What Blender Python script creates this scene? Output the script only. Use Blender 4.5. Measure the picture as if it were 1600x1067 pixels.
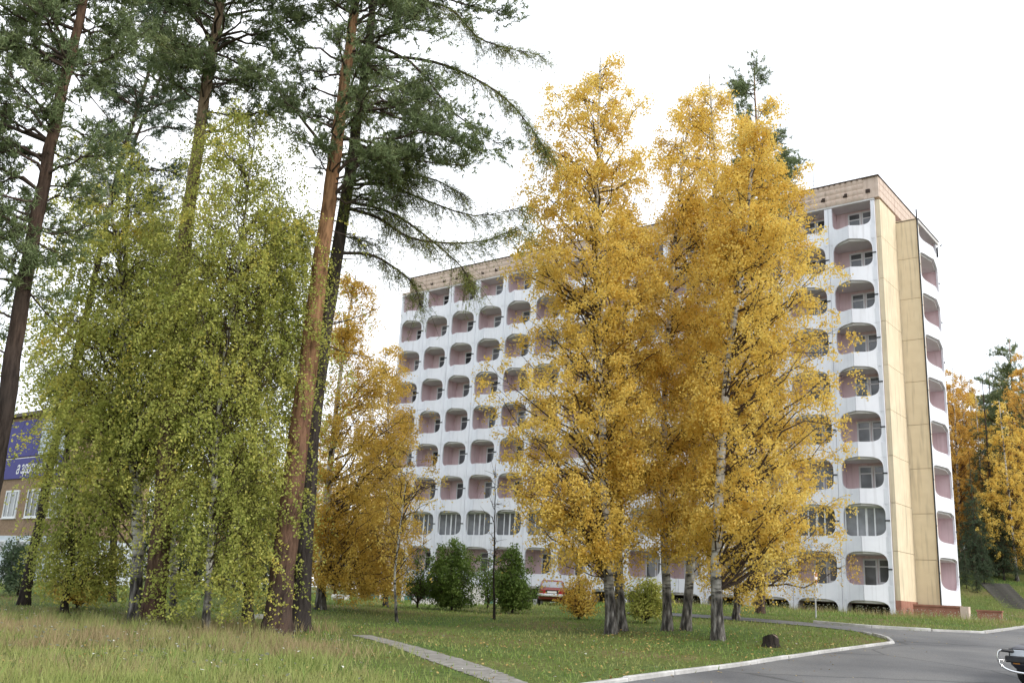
import bpy, bmesh, math, random
import numpy as np
from mathutils import Vector, Matrix

for o in list(bpy.data.objects):
    bpy.data.objects.remove(o)
scene = bpy.context.scene
col = scene.collection
random.seed(7)
rng = np.random.default_rng(11)

# ------------------------------------------------------------------ camera, sky, sun, exposure
F, PITCH, ROLL, CZ = 1489.16, 0.2611, 0.0520, 1.65
cam_data = bpy.data.cameras.new('camera')
cam = bpy.data.objects.new('camera', cam_data)
col.objects.link(cam)
cam.matrix_world = (Matrix.Translation((0, 0, CZ)) @ Matrix.Rotation(math.pi / 2 + PITCH, 4, 'X')
                    @ Matrix.Rotation(ROLL, 4, 'Z'))
cam_data.sensor_width = 36.0
cam_data.lens = F / 1600 * 36.0
cam_data.clip_end = 3000
scene.camera = cam

SUN_AZ, SUN_EL = math.radians(122), math.radians(38)      # azimuth clockwise from +Y
sun_vec = Vector((math.sin(SUN_AZ) * math.cos(SUN_EL), math.cos(SUN_AZ) * math.cos(SUN_EL), math.sin(SUN_EL)))

world = bpy.data.worlds.new('World')
scene.world = world
world.use_nodes = True
wn, wl = world.node_tree.nodes, world.node_tree.links
wn.clear()
w_out = wn.new('ShaderNodeOutputWorld')
w_bg = wn.new('ShaderNodeBackground')
w_sky = wn.new('ShaderNodeTexSky')
w_sky.sky_type = 'NISHITA'
w_sky.sun_disc = False
w_sky.sun_elevation = SUN_EL
w_sky.sun_rotation = SUN_AZ
w_noise = wn.new('ShaderNodeTexNoise')
w_noise.inputs['Scale'].default_value = 1.1
w_noise.inputs['Detail'].default_value = 5
w_ramp = wn.new('ShaderNodeMapRange')
w_ramp.inputs[1].default_value = 0.3
w_ramp.inputs[2].default_value = 0.7
w_ramp.inputs[3].default_value = 0.45
w_ramp.inputs[4].default_value = 1.0
w_mix = wn.new('ShaderNodeMixRGB')
w_mix.inputs[2].default_value = (9.0, 9.25, 9.6, 1)       # thin bright overcast
w_tc = wn.new('ShaderNodeTexCoord')
w_map = wn.new('ShaderNodeMapping')
w_map.inputs['Location'].default_value = (0.6, 0.2, 0.0)
wl.new(w_tc.outputs['Generated'], w_map.inputs[0])
wl.new(w_map.outputs[0], w_noise.inputs['Vector'])
wl.new(w_noise.outputs['Fac'], w_ramp.inputs[0])
wl.new(w_ramp.outputs[0], w_mix.inputs[0])
wl.new(w_sky.outputs[0], w_mix.inputs[1])
wl.new(w_mix.outputs[0], w_bg.inputs[0])
w_bg.inputs[1].default_value = 0.12
wl.new(w_bg.outputs[0], w_out.inputs[0])

sun_data = bpy.data.lights.new('sun', 'SUN')
sun_data.energy = 1.3
sun_data.angle = math.radians(12)
sun_data.color = (1.0, 0.95, 0.87)
sun = bpy.data.objects.new('sun', sun_data)
sun.rotation_euler = (-sun_vec).to_track_quat('-Z', 'Y').to_euler()
sun.location = (20, -20, 40)
col.objects.link(sun)

vs = scene.view_settings
vs.view_transform = 'Standard'
vs.look = 'None'
vs.gamma = 1.0
vs.use_curve_mapping = False
vs.exposure = 0.8
scene.cycles.max_bounces = 10
scene.cycles.diffuse_bounces = 8
scene.cycles.transparent_max_bounces = 8

# ------------------------------------------------------------------ pixels, terrain
_cr, _sr, _c, _s = math.cos(ROLL), math.sin(ROLL), math.cos(PITCH), math.sin(PITCH)

def ray(x, y):
    """direction through a pixel of the 1600 x 1067 photograph, y component horizontal forward"""
    u_, v_ = (x - 800) / F, (y - 533.5) / F
    u, v = u_ * _cr + v_ * _sr, -u_ * _sr + v_ * _cr
    return np.array([u, _c + v * _s, _s - v * _c])

def sstep(t):
    t = np.clip(t, 0, 1)
    return t * t * (3 - 2 * t)

def terrain(x, y):
    x = np.asarray(x, float); y = np.asarray(y, float)
    t = np.clip((y - 11) / 45.0, 0, 1)
    ramp = 0.5 * t + 0.5 * sstep(t)
    top = 0.98 + 0.70 * sstep((x + 6) / 20.0)
    z = ramp * top
    z = z + 0.14 * np.clip(y - 66, 0, 60) * sstep((x - 24) / 12.0)
    z = z + 0.17 * np.clip(y - 72, 0, 9) * sstep((x - 27) / 8.0)
    z = z + 0.05 * np.sin(x * 0.45 + 1.3) * np.sin(y * 0.38) * sstep((8 - x) / 10.0) * sstep((y - 12) / 6)
    return z

def ground_hit(px, py):
    d = ray(px, py)
    t, step = 4.0, 0.05
    while t < 400:
        p = d * t
        if p[2] + CZ <= terrain(p[0], p[1]):
            return np.array([p[0], p[1], float(terrain(p[0], p[1]))])
        t += step
    raise ValueError((px, py))

def at_y(px, py, Y):
    d = ray(px, py)
    p = d * (Y / d[1])
    return np.array([p[0], Y, p[2] + CZ])

# ------------------------------------------------------------------ object helpers
def tag(o, label=None, cat=None, group=None, kind=None):
    if label: o['label'] = label
    if cat: o['category'] = cat
    if group: o['group'] = group
    if kind: o['kind'] = kind
    return o

def empty(name, loc=(0, 0, 0), rz=0.0, label=None, cat=None, group=None, kind=None):
    o = bpy.data.objects.new(name, None)
    o.empty_display_size = 0.3
    o.location = loc
    o.rotation_euler = (0, 0, rz)
    col.objects.link(o)
    return tag(o, label, cat, group, kind)

def link(name, me, parent=None, loc=(0, 0, 0), rot=(0, 0, 0), scale=None):
    o = bpy.data.objects.new(name, me)
    o.location = loc
    o.rotation_euler = rot
    if scale is not None: o.scale = scale
    o.parent = parent
    col.objects.link(o)
    return o

def mesh_np(name, verts, faces, mat, rnd=None, smooth=False):
    """faces: list of (M,k) int arrays"""
    me = bpy.data.meshes.new(name)
    verts = np.asarray(verts, np.float32)
    if not isinstance(faces, list): faces = [faces]
    faces = [np.asarray(f, np.int32) for f in faces if len(f)]
    me.vertices.add(len(verts))
    me.vertices.foreach_set('co', verts.ravel())
    loops = np.concatenate([f.ravel() for f in faces])
    me.loops.add(len(loops))
    me.loops.foreach_set('vertex_index', loops)
    sizes = np.concatenate([np.full(len(f), f.shape[1], np.int32) for f in faces])
    starts = np.concatenate([[0], np.cumsum(sizes)[:-1]]).astype(np.int32)
    me.polygons.add(len(sizes))
    me.polygons.foreach_set('loop_start', starts)
    me.polygons.foreach_set('loop_total', sizes)
    if smooth: me.polygons.foreach_set('use_smooth', np.ones(len(sizes), bool))
    me.update(calc_edges=True)
    if rnd is not None:
        a = me.attributes.new('rnd', 'FLOAT', 'FACE')
        a.data.foreach_set('value', np.asarray(rnd, np.float32))
    me.materials.append(mat)
    return me

def bm_mesh(name, bm, mat, smooth=False):
    bmesh.ops.recalc_face_normals(bm, faces=bm.faces[:])
    me = bpy.data.meshes.new(name)
    bm.to_mesh(me)
    bm.free()
    me.materials.append(mat)
    if smooth:
        me.polygons.foreach_set('use_smooth', np.ones(len(me.polygons), bool))
    return me

def bm_box(bm, x0, x1, y0, y1, z0, z1, bev=0.0):
    r = bmesh.ops.create_cube(bm, size=1.0)
    vs_ = r['verts']
    for v in vs_:
        v.co = Vector(((x0 + x1) / 2 + v.co.x * (x1 - x0), (y0 + y1) / 2 + v.co.y * (y1 - y0), (z0 + z1) / 2 + v.co.z * (z1 - z0)))
    if bev > 0:
        es = list({e for v in vs_ for e in v.link_edges})
        bmesh.ops.bevel(bm, geom=es, offset=bev, segments=1, affect='EDGES')

def box_mesh(name, mat, *boxes, bev=0.0):
    bm = bmesh.new()
    for b in boxes: bm_box(bm, *b, bev=bev)
    return bm_mesh(name, bm, mat)

def tube_np(pts, rad, sides=7, cap=False):
    """pts (n,3), rad (n,) -> verts, quads"""
    pts = np.asarray(pts, float); n = len(pts)
    tang = np.gradient(pts, axis=0)
    tang /= np.linalg.norm(tang, axis=1, keepdims=True) + 1e-9
    ref = np.where(np.abs(tang[:, 2:3]) > 0.9, np.array([[1.0, 0, 0]]), np.array([[0, 0, 1.0]]))
    a = np.cross(tang, ref); a /= np.linalg.norm(a, axis=1, keepdims=True) + 1e-9
    b = np.cross(tang, a)
    ang = np.linspace(0, 2 * math.pi, sides, endpoint=False)
    v = pts[:, None, :] + np.asarray(rad)[:, None, None] * (np.cos(ang)[None, :, None] * a[:, None, :] + np.sin(ang)[None, :, None] * b[:, None, :])
    i = np.arange(n - 1)[:, None] * sides
    j = np.arange(sides)[None, :]
    j2 = (j + 1) % sides
    q = np.stack([i + j, i + j2, i + sides + j2, i + sides + j], -1).reshape(-1, 4)
    return v.reshape(-1, 3), q

class Acc:
    def __init__(self): self.v = []; self.f = []; self.n = 0
    def add(self, v, f):
        self.v.append(v); self.f.append(np.asarray(f) + self.n); self.n += len(v)
    def mesh(self, name, mat, smooth=True):
        return mesh_np(name, np.concatenate(self.v), np.concatenate(self.f), mat, smooth=smooth)

def twigs_np(p0, p1, p2, r0):
    """many 3-sided 2-segment tubes: (T,3) x3, (T,)"""
    T = len(p0)
    d = p2 - p0
    d /= np.linalg.norm(d, axis=1, keepdims=True) + 1e-9
    ref = np.where(np.abs(d[:, 2:3]) > 0.9, np.array([[1.0, 0, 0]]), np.array([[0, 0, 1.0]]))
    a = np.cross(d, ref); a /= np.linalg.norm(a, axis=1, keepdims=True) + 1e-9
    b = np.cross(d, a)
    ang = np.array([0, 2.094, 4.189])
    ring = np.cos(ang)[None, :, None] * a[:, None, :] + np.sin(ang)[None, :, None] * b[:, None, :]
    v = np.stack([p0[:, None] + ring * r0[:, None, None], p1[:, None] + ring * (0.7 * r0)[:, None, None],
                  p2[:, None] + ring * (0.35 * r0)[:, None, None]], 1).reshape(-1, 3)
    base = (np.arange(T) * 9)[:, None]
    q = []
    for s in (0, 3):
        for j in range(3):
            q.append(np.stack([base[:, 0] + s + j, base[:, 0] + s + (j + 1) % 3, base[:, 0] + s + 3 + (j + 1) % 3, base[:, 0] + s + 3 + j], 1))
    return v, np.concatenate(q)

def unit(v): return v / (np.linalg.norm(v, axis=-1, keepdims=True) + 1e-9)

def leaf_quads(c, L, W, droop=0.5):
    """rhombic leaves at c (n,3)"""
    n = len(c)
    a = rng.normal(size=(n, 3)); a[:, 2] -= droop
    a = unit(a)
    b = unit(np.cross(a, rng.normal(size=(n, 3))))
    L = L * rng.uniform(0.65, 1.25, (n, 1)); W = W * rng.uniform(0.7, 1.2, (n, 1))
    v = np.stack([c - a * L * 0.5, c + b * W * 0.5 - a * L * 0.08, c + a * L * 0.5, c - b * W * 0.5 - a * L * 0.08], 1).reshape(-1, 3)
    return v, np.arange(4 * n).reshape(-1, 4)

def needle_tris(c, d, L, W, K, spread=0.9):
    """tufts: centre c (n,3), direction d (n,3), K needles each"""
    n = len(c)
    dirs = unit(d[:, None, :] * 1.0 + rng.normal(size=(n, K, 3)) * spread)
    side = unit(np.cross(dirs, rng.normal(size=(n, K, 3))))
    LL = L * rng.uniform(0.7, 1.2, (n, K, 1))
    o = c[:, None, :] + d[:, None, :] * rng.uniform(-0.1, 0.06, (n, K, 1))
    v = np.stack([o + side * W * 0.5, o - side * W * 0.5, o + dirs * LL], 2).reshape(-1, 3)
    return v, np.arange(3 * n * K).reshape(-1, 3)

# ------------------------------------------------------------------ materials
def new_mat(name):
    m = bpy.data.materials.new(name); m.use_nodes = True
    nt = m.node_tree; nt.nodes.clear()
    out = nt.nodes.new('ShaderNodeOutputMaterial')
    return m, nt.nodes, nt.links, out

def ramp_node(N, stops):
    r = N.new('ShaderNodeValToRGB')
    e = r.color_ramp.elements
    while len(e) < len(stops): e.new(0.5)
    for i, (p, c) in enumerate(stops):
        e[i].position = p; e[i].color = (*c, 1)
    return r

def surf(name, stops, scale=3.0, rough=0.8, bump=0.2, detail=6.0, stretch=(1, 1, 1), spec=0.3, bscale=None, streak=None, metal=0.0, coat=0.0):
    m, N, Lk, out = new_mat(name)
    b = N.new('ShaderNodeBsdfPrincipled')
    tc = N.new('ShaderNodeTexCoord'); mp = N.new('ShaderNodeMapping')
    mp.inputs['Scale'].default_value = stretch
    no = N.new('ShaderNodeTexNoise'); no.inputs['Scale'].default_value = scale; no.inputs['Detail'].default_value = detail
    Lk.new(tc.outputs['Object'], mp.inputs[0]); Lk.new(mp.outputs[0], no.inputs['Vector'])
    r = ramp_node(N, stops); Lk.new(no.outputs['Fac'], r.inputs[0])
    c = r.outputs[0]
    if streak:   # vertical rain stains: (colour, amount)
        mp2 = N.new('ShaderNodeMapping'); mp2.inputs['Scale'].default_value = (5, 5, 0.35)
        n2 = N.new('ShaderNodeTexNoise'); n2.inputs['Scale'].default_value = 1.0; n2.inputs['Detail'].default_value = 5
        geo = N.new('ShaderNodeNewGeometry')
        Lk.new(geo.outputs['Position'], mp2.inputs[0]); Lk.new(mp2.outputs[0], n2.inputs['Vector'])
        r2 = ramp_node(N, [(0.52, (0, 0, 0)), (0.72, (streak[1],) * 3)]); Lk.new(n2.outputs['Fac'], r2.inputs[0])
        mx = N.new('ShaderNodeMixRGB'); mx.inputs[2].default_value = (*streak[0], 1)
        Lk.new(r2.outputs[0], mx.inputs[0]); Lk.new(c, mx.inputs[1]); c = mx.outputs[0]
    Lk.new(c, b.inputs['Base Color'])
    b.inputs['Roughness'].default_value = rough
    b.inputs['Specular IOR Level'].default_value = spec
    b.inputs['Metallic'].default_value = metal
    b.inputs['Coat Weight'].default_value = coat
    if bump:
        n3 = N.new('ShaderNodeTexNoise'); n3.inputs['Scale'].default_value = bscale or scale * 6; n3.inputs['Detail'].default_value = 6
        Lk.new(mp.outputs[0], n3.inputs['Vector'])
        bp = N.new('ShaderNodeBump'); bp.inputs['Strength'].default_value = bump; bp.inputs['Distance'].default_value = 0.02
        Lk.new(n3.outputs['Fac'], bp.inputs['Height']); Lk.new(bp.outputs[0], b.inputs['Normal'])
    Lk.new(b.outputs[0], out.inputs[0])
    return m

def flat2(name, c, var=0.12, **k):
    lo = tuple(x * (1 - var) for x in c); hi = tuple(min(1, x * (1 + var)) for x in c)
    return surf(name, [(0.3, lo), (0.7, hi)], **k)

def leaf_mat(name, stops, transl=0.35, nscale=0.5, nmix=0.45, rough=0.6):
    m, N, Lk, out = new_mat(name)
    at = N.new('ShaderNodeAttribute'); at.attribute_name = 'rnd'
    tc = N.new('ShaderNodeTexCoord')
    no = N.new('ShaderNodeTexNoise'); no.inputs['Scale'].default_value = nscale; no.inputs['Detail'].default_value = 3
    Lk.new(tc.outputs['Object'], no.inputs['Vector'])
    mr = N.new('ShaderNodeMapRange'); mr.inputs[1].default_value = 0.3; mr.inputs[2].default_value = 0.7
    Lk.new(no.outputs['Fac'], mr.inputs[0])
    mx = N.new('ShaderNodeMix'); mx.data_type = 'FLOAT'; mx.inputs[0].default_value = nmix
    Lk.new(at.outputs['Fac'], mx.inputs[2]); Lk.new(mr.outputs[0], mx.inputs[3])
    r = ramp_node(N, stops); Lk.new(mx.outputs[0], r.inputs[0])
    d = N.new('ShaderNodeBsdfPrincipled'); d.inputs['Roughness'].default_value = rough
    d.inputs['Specular IOR Level'].default_value = 0.25
    t = N.new('ShaderNodeBsdfTranslucent')
    ms = N.new('ShaderNodeMixShader'); ms.inputs[0].default_value = transl
    Lk.new(r.outputs[0], d.inputs['Base Color']); Lk.new(r.outputs[0], t.inputs[0])
    Lk.new(d.outputs[0], ms.inputs[1]); Lk.new(t.outputs[0], ms.inputs[2]); Lk.new(ms.outputs[0], out.inputs[0])
    return m

def bark_mat(name, low, mid, high, z0, z1, scale=(9, 9, 1.6), bump=1.0, dist=0.05):
    """bark that changes with height above the tree's foot, with long vertical plates"""
    m, N, Lk, out = new_mat(name)
    b = N.new('ShaderNodeBsdfPrincipled'); b.inputs['Roughness'].default_value = 0.9; b.inputs['Specular IOR Level'].default_value = 0.15
    tc = N.new('ShaderNodeTexCoord'); mp = N.new('ShaderNodeMapping'); mp.inputs['Scale'].default_value = scale
    no = N.new('ShaderNodeTexNoise'); no.inputs['Scale'].default_value = 1.0; no.inputs['Detail'].default_value = 7; no.inputs['Roughness'].default_value = 0.7
    Lk.new(tc.outputs['Object'], mp.inputs[0]); Lk.new(mp.outputs[0], no.inputs['Vector'])
    sx = N.new('ShaderNodeSeparateXYZ'); Lk.new(tc.outputs['Object'], sx.inputs[0])
    mr = N.new('ShaderNodeMapRange'); mr.inputs[1].default_value = z0; mr.inputs[2].default_value = z1
    Lk.new(sx.outputs[2], mr.inputs[0])
    nb = N.new('ShaderNodeTexNoise'); nb.inputs['Scale'].default_value = 1.3; nb.inputs['Detail'].default_value = 4
    Lk.new(tc.outputs['Object'], nb.inputs['Vector'])
    ad = N.new('ShaderNodeMath'); ad.operation = 'MULTIPLY_ADD'; ad.inputs[1].default_value = 0.6; ad.inputs[2].default_value = -0.3
    Lk.new(nb.outputs['Fac'], ad.inputs[0])
    a2 = N.new('ShaderNodeMath'); a2.operation = 'ADD'; Lk.new(mr.outputs[0], a2.inputs[0]); Lk.new(ad.outputs[0], a2.inputs[1])
    r = ramp_node(N, [(0.0, low), (0.5, mid), (1.0, high)]); Lk.new(a2.outputs[0], r.inputs[0])
    dr = ramp_node(N, [(0.36, (0.22, 0.2, 0.2)), (0.58, (1, 1, 1))]); Lk.new(no.outputs['Fac'], dr.inputs[0])
    mx = N.new('ShaderNodeMixRGB'); mx.blend_type = 'MULTIPLY'; mx.inputs[0].default_value = 0.85
    Lk.new(r.outputs[0], mx.inputs[1]); Lk.new(dr.outputs[0], mx.inputs[2]); Lk.new(mx.outputs[0], b.inputs['Base Color'])
    bp = N.new('ShaderNodeBump'); bp.inputs['Strength'].default_value = bump; bp.inputs['Distance'].default_value = dist
    Lk.new(no.outputs['Fac'], bp.inputs['Height']); Lk.new(bp.outputs[0], b.inputs['Normal'])
    Lk.new(b.outputs[0], out.inputs[0])
    return m

def birch_bark(name, zdark):
    m, N, Lk, out = new_mat(name)
    b = N.new('ShaderNodeBsdfPrincipled'); b.inputs['Roughness'].default_value = 0.75; b.inputs['Specular IOR Level'].default_value = 0.2
    tc = N.new('ShaderNodeTexCoord')
    mp = N.new('ShaderNodeMapping'); mp.inputs['Scale'].default_value = (2.2, 2.2, 9)
    no = N.new('ShaderNodeTexNoise'); no.inputs['Scale'].default_value = 1.0; no.inputs['Detail'].default_value = 6; no.inputs['Roughness'].default_value = 0.65
    Lk.new(tc.outputs['Object'], mp.inputs[0]); Lk.new(mp.outputs[0], no.inputs['Vector'])
    white = ramp_node(N, [(0.40, (0.035, 0.03, 0.028)), (0.50, (0.50, 0.48, 0.44)), (0.75, (0.66, 0.64, 0.6))]); Lk.new(no.outputs['Fac'], white.inputs[0])
    mp2 = N.new('ShaderNodeMapping'); mp2.inputs['Scale'].default_value = (10, 10, 2.5)
    n2 = N.new('ShaderNodeTexNoise'); n2.inputs['Scale'].default_value = 1.0; n2.inputs['Detail'].default_value = 7
    Lk.new(tc.outputs['Object'], mp2.inputs[0]); Lk.new(mp2.outputs[0], n2.inputs['Vector'])
    dark = ramp_node(N, [(0.40, (0.022, 0.02, 0.018)), (0.55, (0.10, 0.09, 0.08)), (0.70, (0.26, 0.25, 0.23))]); Lk.new(n2.outputs['Fac'], dark.inputs[0])
    sx = N.new('ShaderNodeSeparateXYZ'); Lk.new(tc.outputs['Object'], sx.inputs[0])
    n4 = N.new('ShaderNodeTexNoise'); n4.inputs['Scale'].default_value = 1.5; Lk.new(tc.outputs['Object'], n4.inputs['Vector'])
    ma = N.new('ShaderNodeMath'); ma.operation = 'MULTIPLY_ADD'; ma.inputs[1].default_value = 3.5; Lk.new(n4.outputs['Fac'], ma.inputs[0]); Lk.new(sx.outputs[2], ma.inputs[2])
    mr = N.new('ShaderNodeMapRange'); mr.inputs[1].default_value = zdark + 1.4; mr.inputs[2].default_value = zdark + 2.6
    Lk.new(ma.outputs[0], mr.inputs[0])
    mx = N.new('ShaderNodeMixRGB'); Lk.new(mr.outputs[0], mx.inputs[0]); Lk.new(dark.outputs[0], mx.inputs[1]); Lk.new(white.outputs[0], mx.inputs[2])
    Lk.new(mx.outputs[0], b.inputs['Base Color'])
    bp = N.new('ShaderNodeBump'); bp.inputs['Strength'].default_value = 0.8; bp.inputs['Distance'].default_value = 0.03
    Lk.new(n2.outputs['Fac'], bp.inputs['Height']); Lk.new(bp.outputs[0], b.inputs['Normal'])
    Lk.new(b.outputs[0], out.inputs[0])
    return m

def glass_mat(name, tint, rough=0.06):
    m, N, Lk, out = new_mat(name)
    b = N.new('ShaderNodeBsdfPrincipled')
    tc = N.new('ShaderNodeTexCoord'); oi = N.new('ShaderNodeObjectInfo')
    no = N.new('ShaderNodeTexNoise'); no.inputs['Scale'].default_value = 1.3
    Lk.new(tc.outputs['Object'], no.inputs['Vector'])
    hs = N.new('ShaderNodeMixRGB'); hs.inputs[1].default_value = (*tint, 1); hs.inputs[2].default_value = (0.40, 0.42, 0.45, 1)
    mu = N.new('ShaderNodeMath'); mu.operation = 'MULTIPLY'; Lk.new(no.outputs['Fac'], mu.inputs[0]); Lk.new(oi.outputs['Random'], mu.inputs[1])
    Lk.new(mu.outputs[0], hs.inputs[0]); Lk.new(hs.outputs[0], b.inputs['Base Color'])
    b.inputs['Roughness'].default_value = rough; b.inputs['Specular IOR Level'].default_value = 0.7
    Lk.new(b.outputs[0], out.inputs[0])
    return m

M = {}
M['white'] = surf('white_paint', [(0.3, (0.71, 0.72, 0.765)), (0.7, (0.80, 0.81, 0.85))], scale=0.8, rough=0.75, bump=0.08, streak=((0.46, 0.46, 0.48), 0.38))
M['soffit'] = surf('soffit_concrete', [(0.3, (0.56, 0.54, 0.53)), (0.7, (0.68, 0.66, 0.65))], scale=1.2, rough=0.9, bump=0.1)
M['pink'] = surf('pink_plaster', [(0.3, (0.68, 0.535, 0.555)), (0.7, (0.76, 0.615, 0.635))], scale=1.0, rough=0.9, bump=0.1, streak=((0.42, 0.3, 0.3), 0.35))
M['cream'] = surf('cream_panel', [(0.3, (0.67, 0.565, 0.40)), (0.7, (0.74, 0.635, 0.46))], scale=1.4, rough=0.9, bump=0.15, bscale=40, streak=((0.30, 0.25, 0.18), 0.5))
M['tile'] = surf('tan_pink_tile', [(0.3, (0.55, 0.43, 0.35)), (0.7, (0.66, 0.535, 0.45))], scale=2.2, rough=0.8, bump=0.15, streak=((0.34, 0.24, 0.19), 0.5))
M['plinth'] = surf('red_plinth', [(0.3, (0.29, 0.13, 0.09)), (0.7, (0.42, 0.21, 0.15))], scale=2.0, rough=0.9, bump=0.3)
M['dark'] = flat2('dark_metal', (0.03, 0.03, 0.032), scale=5, rough=0.6, bump=0.05)
M['void'] = flat2('vent_dark', (0.05, 0.035, 0.028), scale=5, rough=0.9, bump=0.0)
M['roofedge'] = flat2('roof_edge_metal', (0.10, 0.075, 0.065), scale=3, rough=0.6, bump=0.05)
M['grey_metal'] = flat2('grey_metal', (0.42, 0.43, 0.44), scale=4, rough=0.5, bump=0.03)
M['frame'] = flat2('window_frame_white', (0.70, 0.71, 0.72), var=0.05, scale=3, rough=0.5, bump=0.0)
M['glass'] = glass_mat('window_glass', (0.022, 0.026, 0.028))
M['glass2'] = glass_mat('balcony_glass', (0.03, 0.032, 0.03))
M['brick'] = surf('brown_brick', [(0.3, (0.21, 0.14, 0.095)), (0.7, (0.32, 0.225, 0.15))], scale=6, rough=0.9, bump=0.4)
M['plaster'] = surf('pale_blue_plaster', [(0.3, (0.50, 0.55, 0.60)), (0.7, (0.60, 0.65, 0.70))], scale=1, rough=0.9, bump=0.1)
M['banner'] = flat2('blue_banner', (0.055, 0.05, 0.22), var=0.1, scale=2, rough=0.6, bump=0.02)
M['letter'] = flat2('white_lettering', (0.8, 0.8, 0.8), var=0.02, scale=2, rough=0.6, bump=0.0)
M['kerb'] = surf('whitewashed_kerb', [(0.36, (0.30, 0.29, 0.275)), (0.6, (0.58, 0.57, 0.55))], scale=1.3, rough=0.9, bump=0.3)
M['path'] = surf('footpath_concrete', [(0.3, (0.16, 0.15, 0.135)), (0.7, (0.29, 0.275, 0.25))], scale=3.5, rough=0.9, bump=0.8, streak=((0.13, 0.12, 0.08), 0.7))
M['green_paint'] = flat2('green_rail_paint', (0.10, 0.24, 0.21), scale=4, rough=0.6)

def asphalt():
    m, N, Lk, out = new_mat('asphalt')
    b = N.new('ShaderNodeBsdfPrincipled'); b.inputs['Roughness'].default_value = 0.8; b.inputs['Specular IOR Level'].default_value = 0.35
    tc = N.new('ShaderNodeTexCoord')
    n1 = N.new('ShaderNodeTexNoise'); n1.inputs['Scale'].default_value = 0.35; n1.inputs['Detail'].default_value = 6
    n2 = N.new('ShaderNodeTexNoise'); n2.inputs['Scale'].default_value = 30; n2.inputs['Detail'].default_value = 4
    vo = N.new('ShaderNodeTexVoronoi'); vo.feature = 'DISTANCE_TO_EDGE'; vo.inputs['Scale'].default_value = 0.22
    nw = N.new('ShaderNodeTexNoise'); nw.inputs['Scale'].default_value = 1.2; nw.inputs['Detail'].default_value = 5
    mv = N.new('ShaderNodeMixRGB'); mv.inputs[0].default_value = 0.25
    for n in (n1, n2, nw): Lk.new(tc.outputs['Object'], n.inputs['Vector'])
    Lk.new(tc.outputs['Object'], mv.inputs[1]); Lk.new(nw.outputs['Color'], mv.inputs[2]); Lk.new(mv.outputs[0], vo.inputs['Vector'])
    r1 = ramp_node(N, [(0.28, (0.085, 0.085, 0.088)), (0.5, (0.13, 0.13, 0.13)), (0.72, (0.175, 0.17, 0.163))]); Lk.new(n1.outputs['Fac'], r1.inputs[0])
    r2 = ramp_node(N, [(0.3, (0.7, 0.7, 0.7)), (0.7, (1.25, 1.25, 1.25))]); Lk.new(n2.outputs['Fac'], r2.inputs[0])
    r3 = ramp_node(N, [(0.0, (0.35, 0.35, 0.35)), (0.011, (1, 1, 1))]); Lk.new(vo.outputs['Distance'], r3.inputs[0])
    m1 = N.new('ShaderNodeMixRGB'); m1.blend_type = 'MULTIPLY'; m1.inputs[0].default_value = 1
    m2 = N.new('ShaderNodeMixRGB'); m2.blend_type = 'MULTIPLY'; m2.inputs[0].default_value = 0.8
    Lk.new(r1.outputs[0], m1.inputs[1]); Lk.new(r2.outputs[0], m1.inputs[2]); Lk.new(m1.outputs[0], m2.inputs[1]); Lk.new(r3.outputs[0], m2.inputs[2])
    Lk.new(m2.outputs[0], b.inputs['Base Color'])
    bp = N.new('ShaderNodeBump'); bp.inputs['Strength'].default_value = 0.4; bp.inputs['Distance'].default_value = 0.01
    Lk.new(n2.outputs['Fac'], bp.inputs['Height']); Lk.new(bp.outputs[0], b.inputs['Normal'])
    Lk.new(b.outputs[0], out.inputs[0])
    return m
M['asphalt'] = asphalt()

def soil():
    m, N, Lk, out = new_mat('lawn_soil')
    b = N.new('ShaderNodeBsdfPrincipled'); b.inputs['Roughness'].default_value = 1.0; b.inputs['Specular IOR Level'].default_value = 0.1
    tc = N.new('ShaderNodeTexCoord')
    n1 = N.new('ShaderNodeTexNoise'); n1.inputs['Scale'].default_value = 0.22; n1.inputs['Detail'].default_value = 5
    n2 = N.new('ShaderNodeTexNoise'); n2.inputs['Scale'].default_value = 9; n2.inputs['Detail'].default_value = 5
    for n in (n1, n2): Lk.new(tc.outputs['Object'], n.inputs['Vector'])
    r1 = ramp_node(N, [(0.35, (0.07, 0.11, 0.028)), (0.55, (0.105, 0.12, 0.035)), (0.7, (0.15, 0.12, 0.055))]); Lk.new(n1.outputs['Fac'], r1.inputs[0])
    r2 = ramp_node(N, [(0.3, (0.55, 0.55, 0.55)), (0.7, (1.4, 1.4, 1.4))]); Lk.new(n2.outputs['Fac'], r2.inputs[0])
    m1 = N.new('ShaderNodeMixRGB'); m1.blend_type = 'MULTIPLY'; m1.inputs[0].default_value = 1
    Lk.new(r1.outputs[0], m1.inputs[1]); Lk.new(r2.outputs[0], m1.inputs[2]); Lk.new(m1.outputs[0], b.inputs['Base Color'])
    bp = N.new('ShaderNodeBump'); bp.inputs['Strength'].default_value = 0.8; bp.inputs['Distance'].default_value = 0.05
    Lk.new(n2.outputs['Fac'], bp.inputs['Height']); Lk.new(bp.outputs[0], b.inputs['Normal'])
    Lk.new(b.outputs[0], out.inputs[0])
    return m
M['soil'] = soil()

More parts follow.
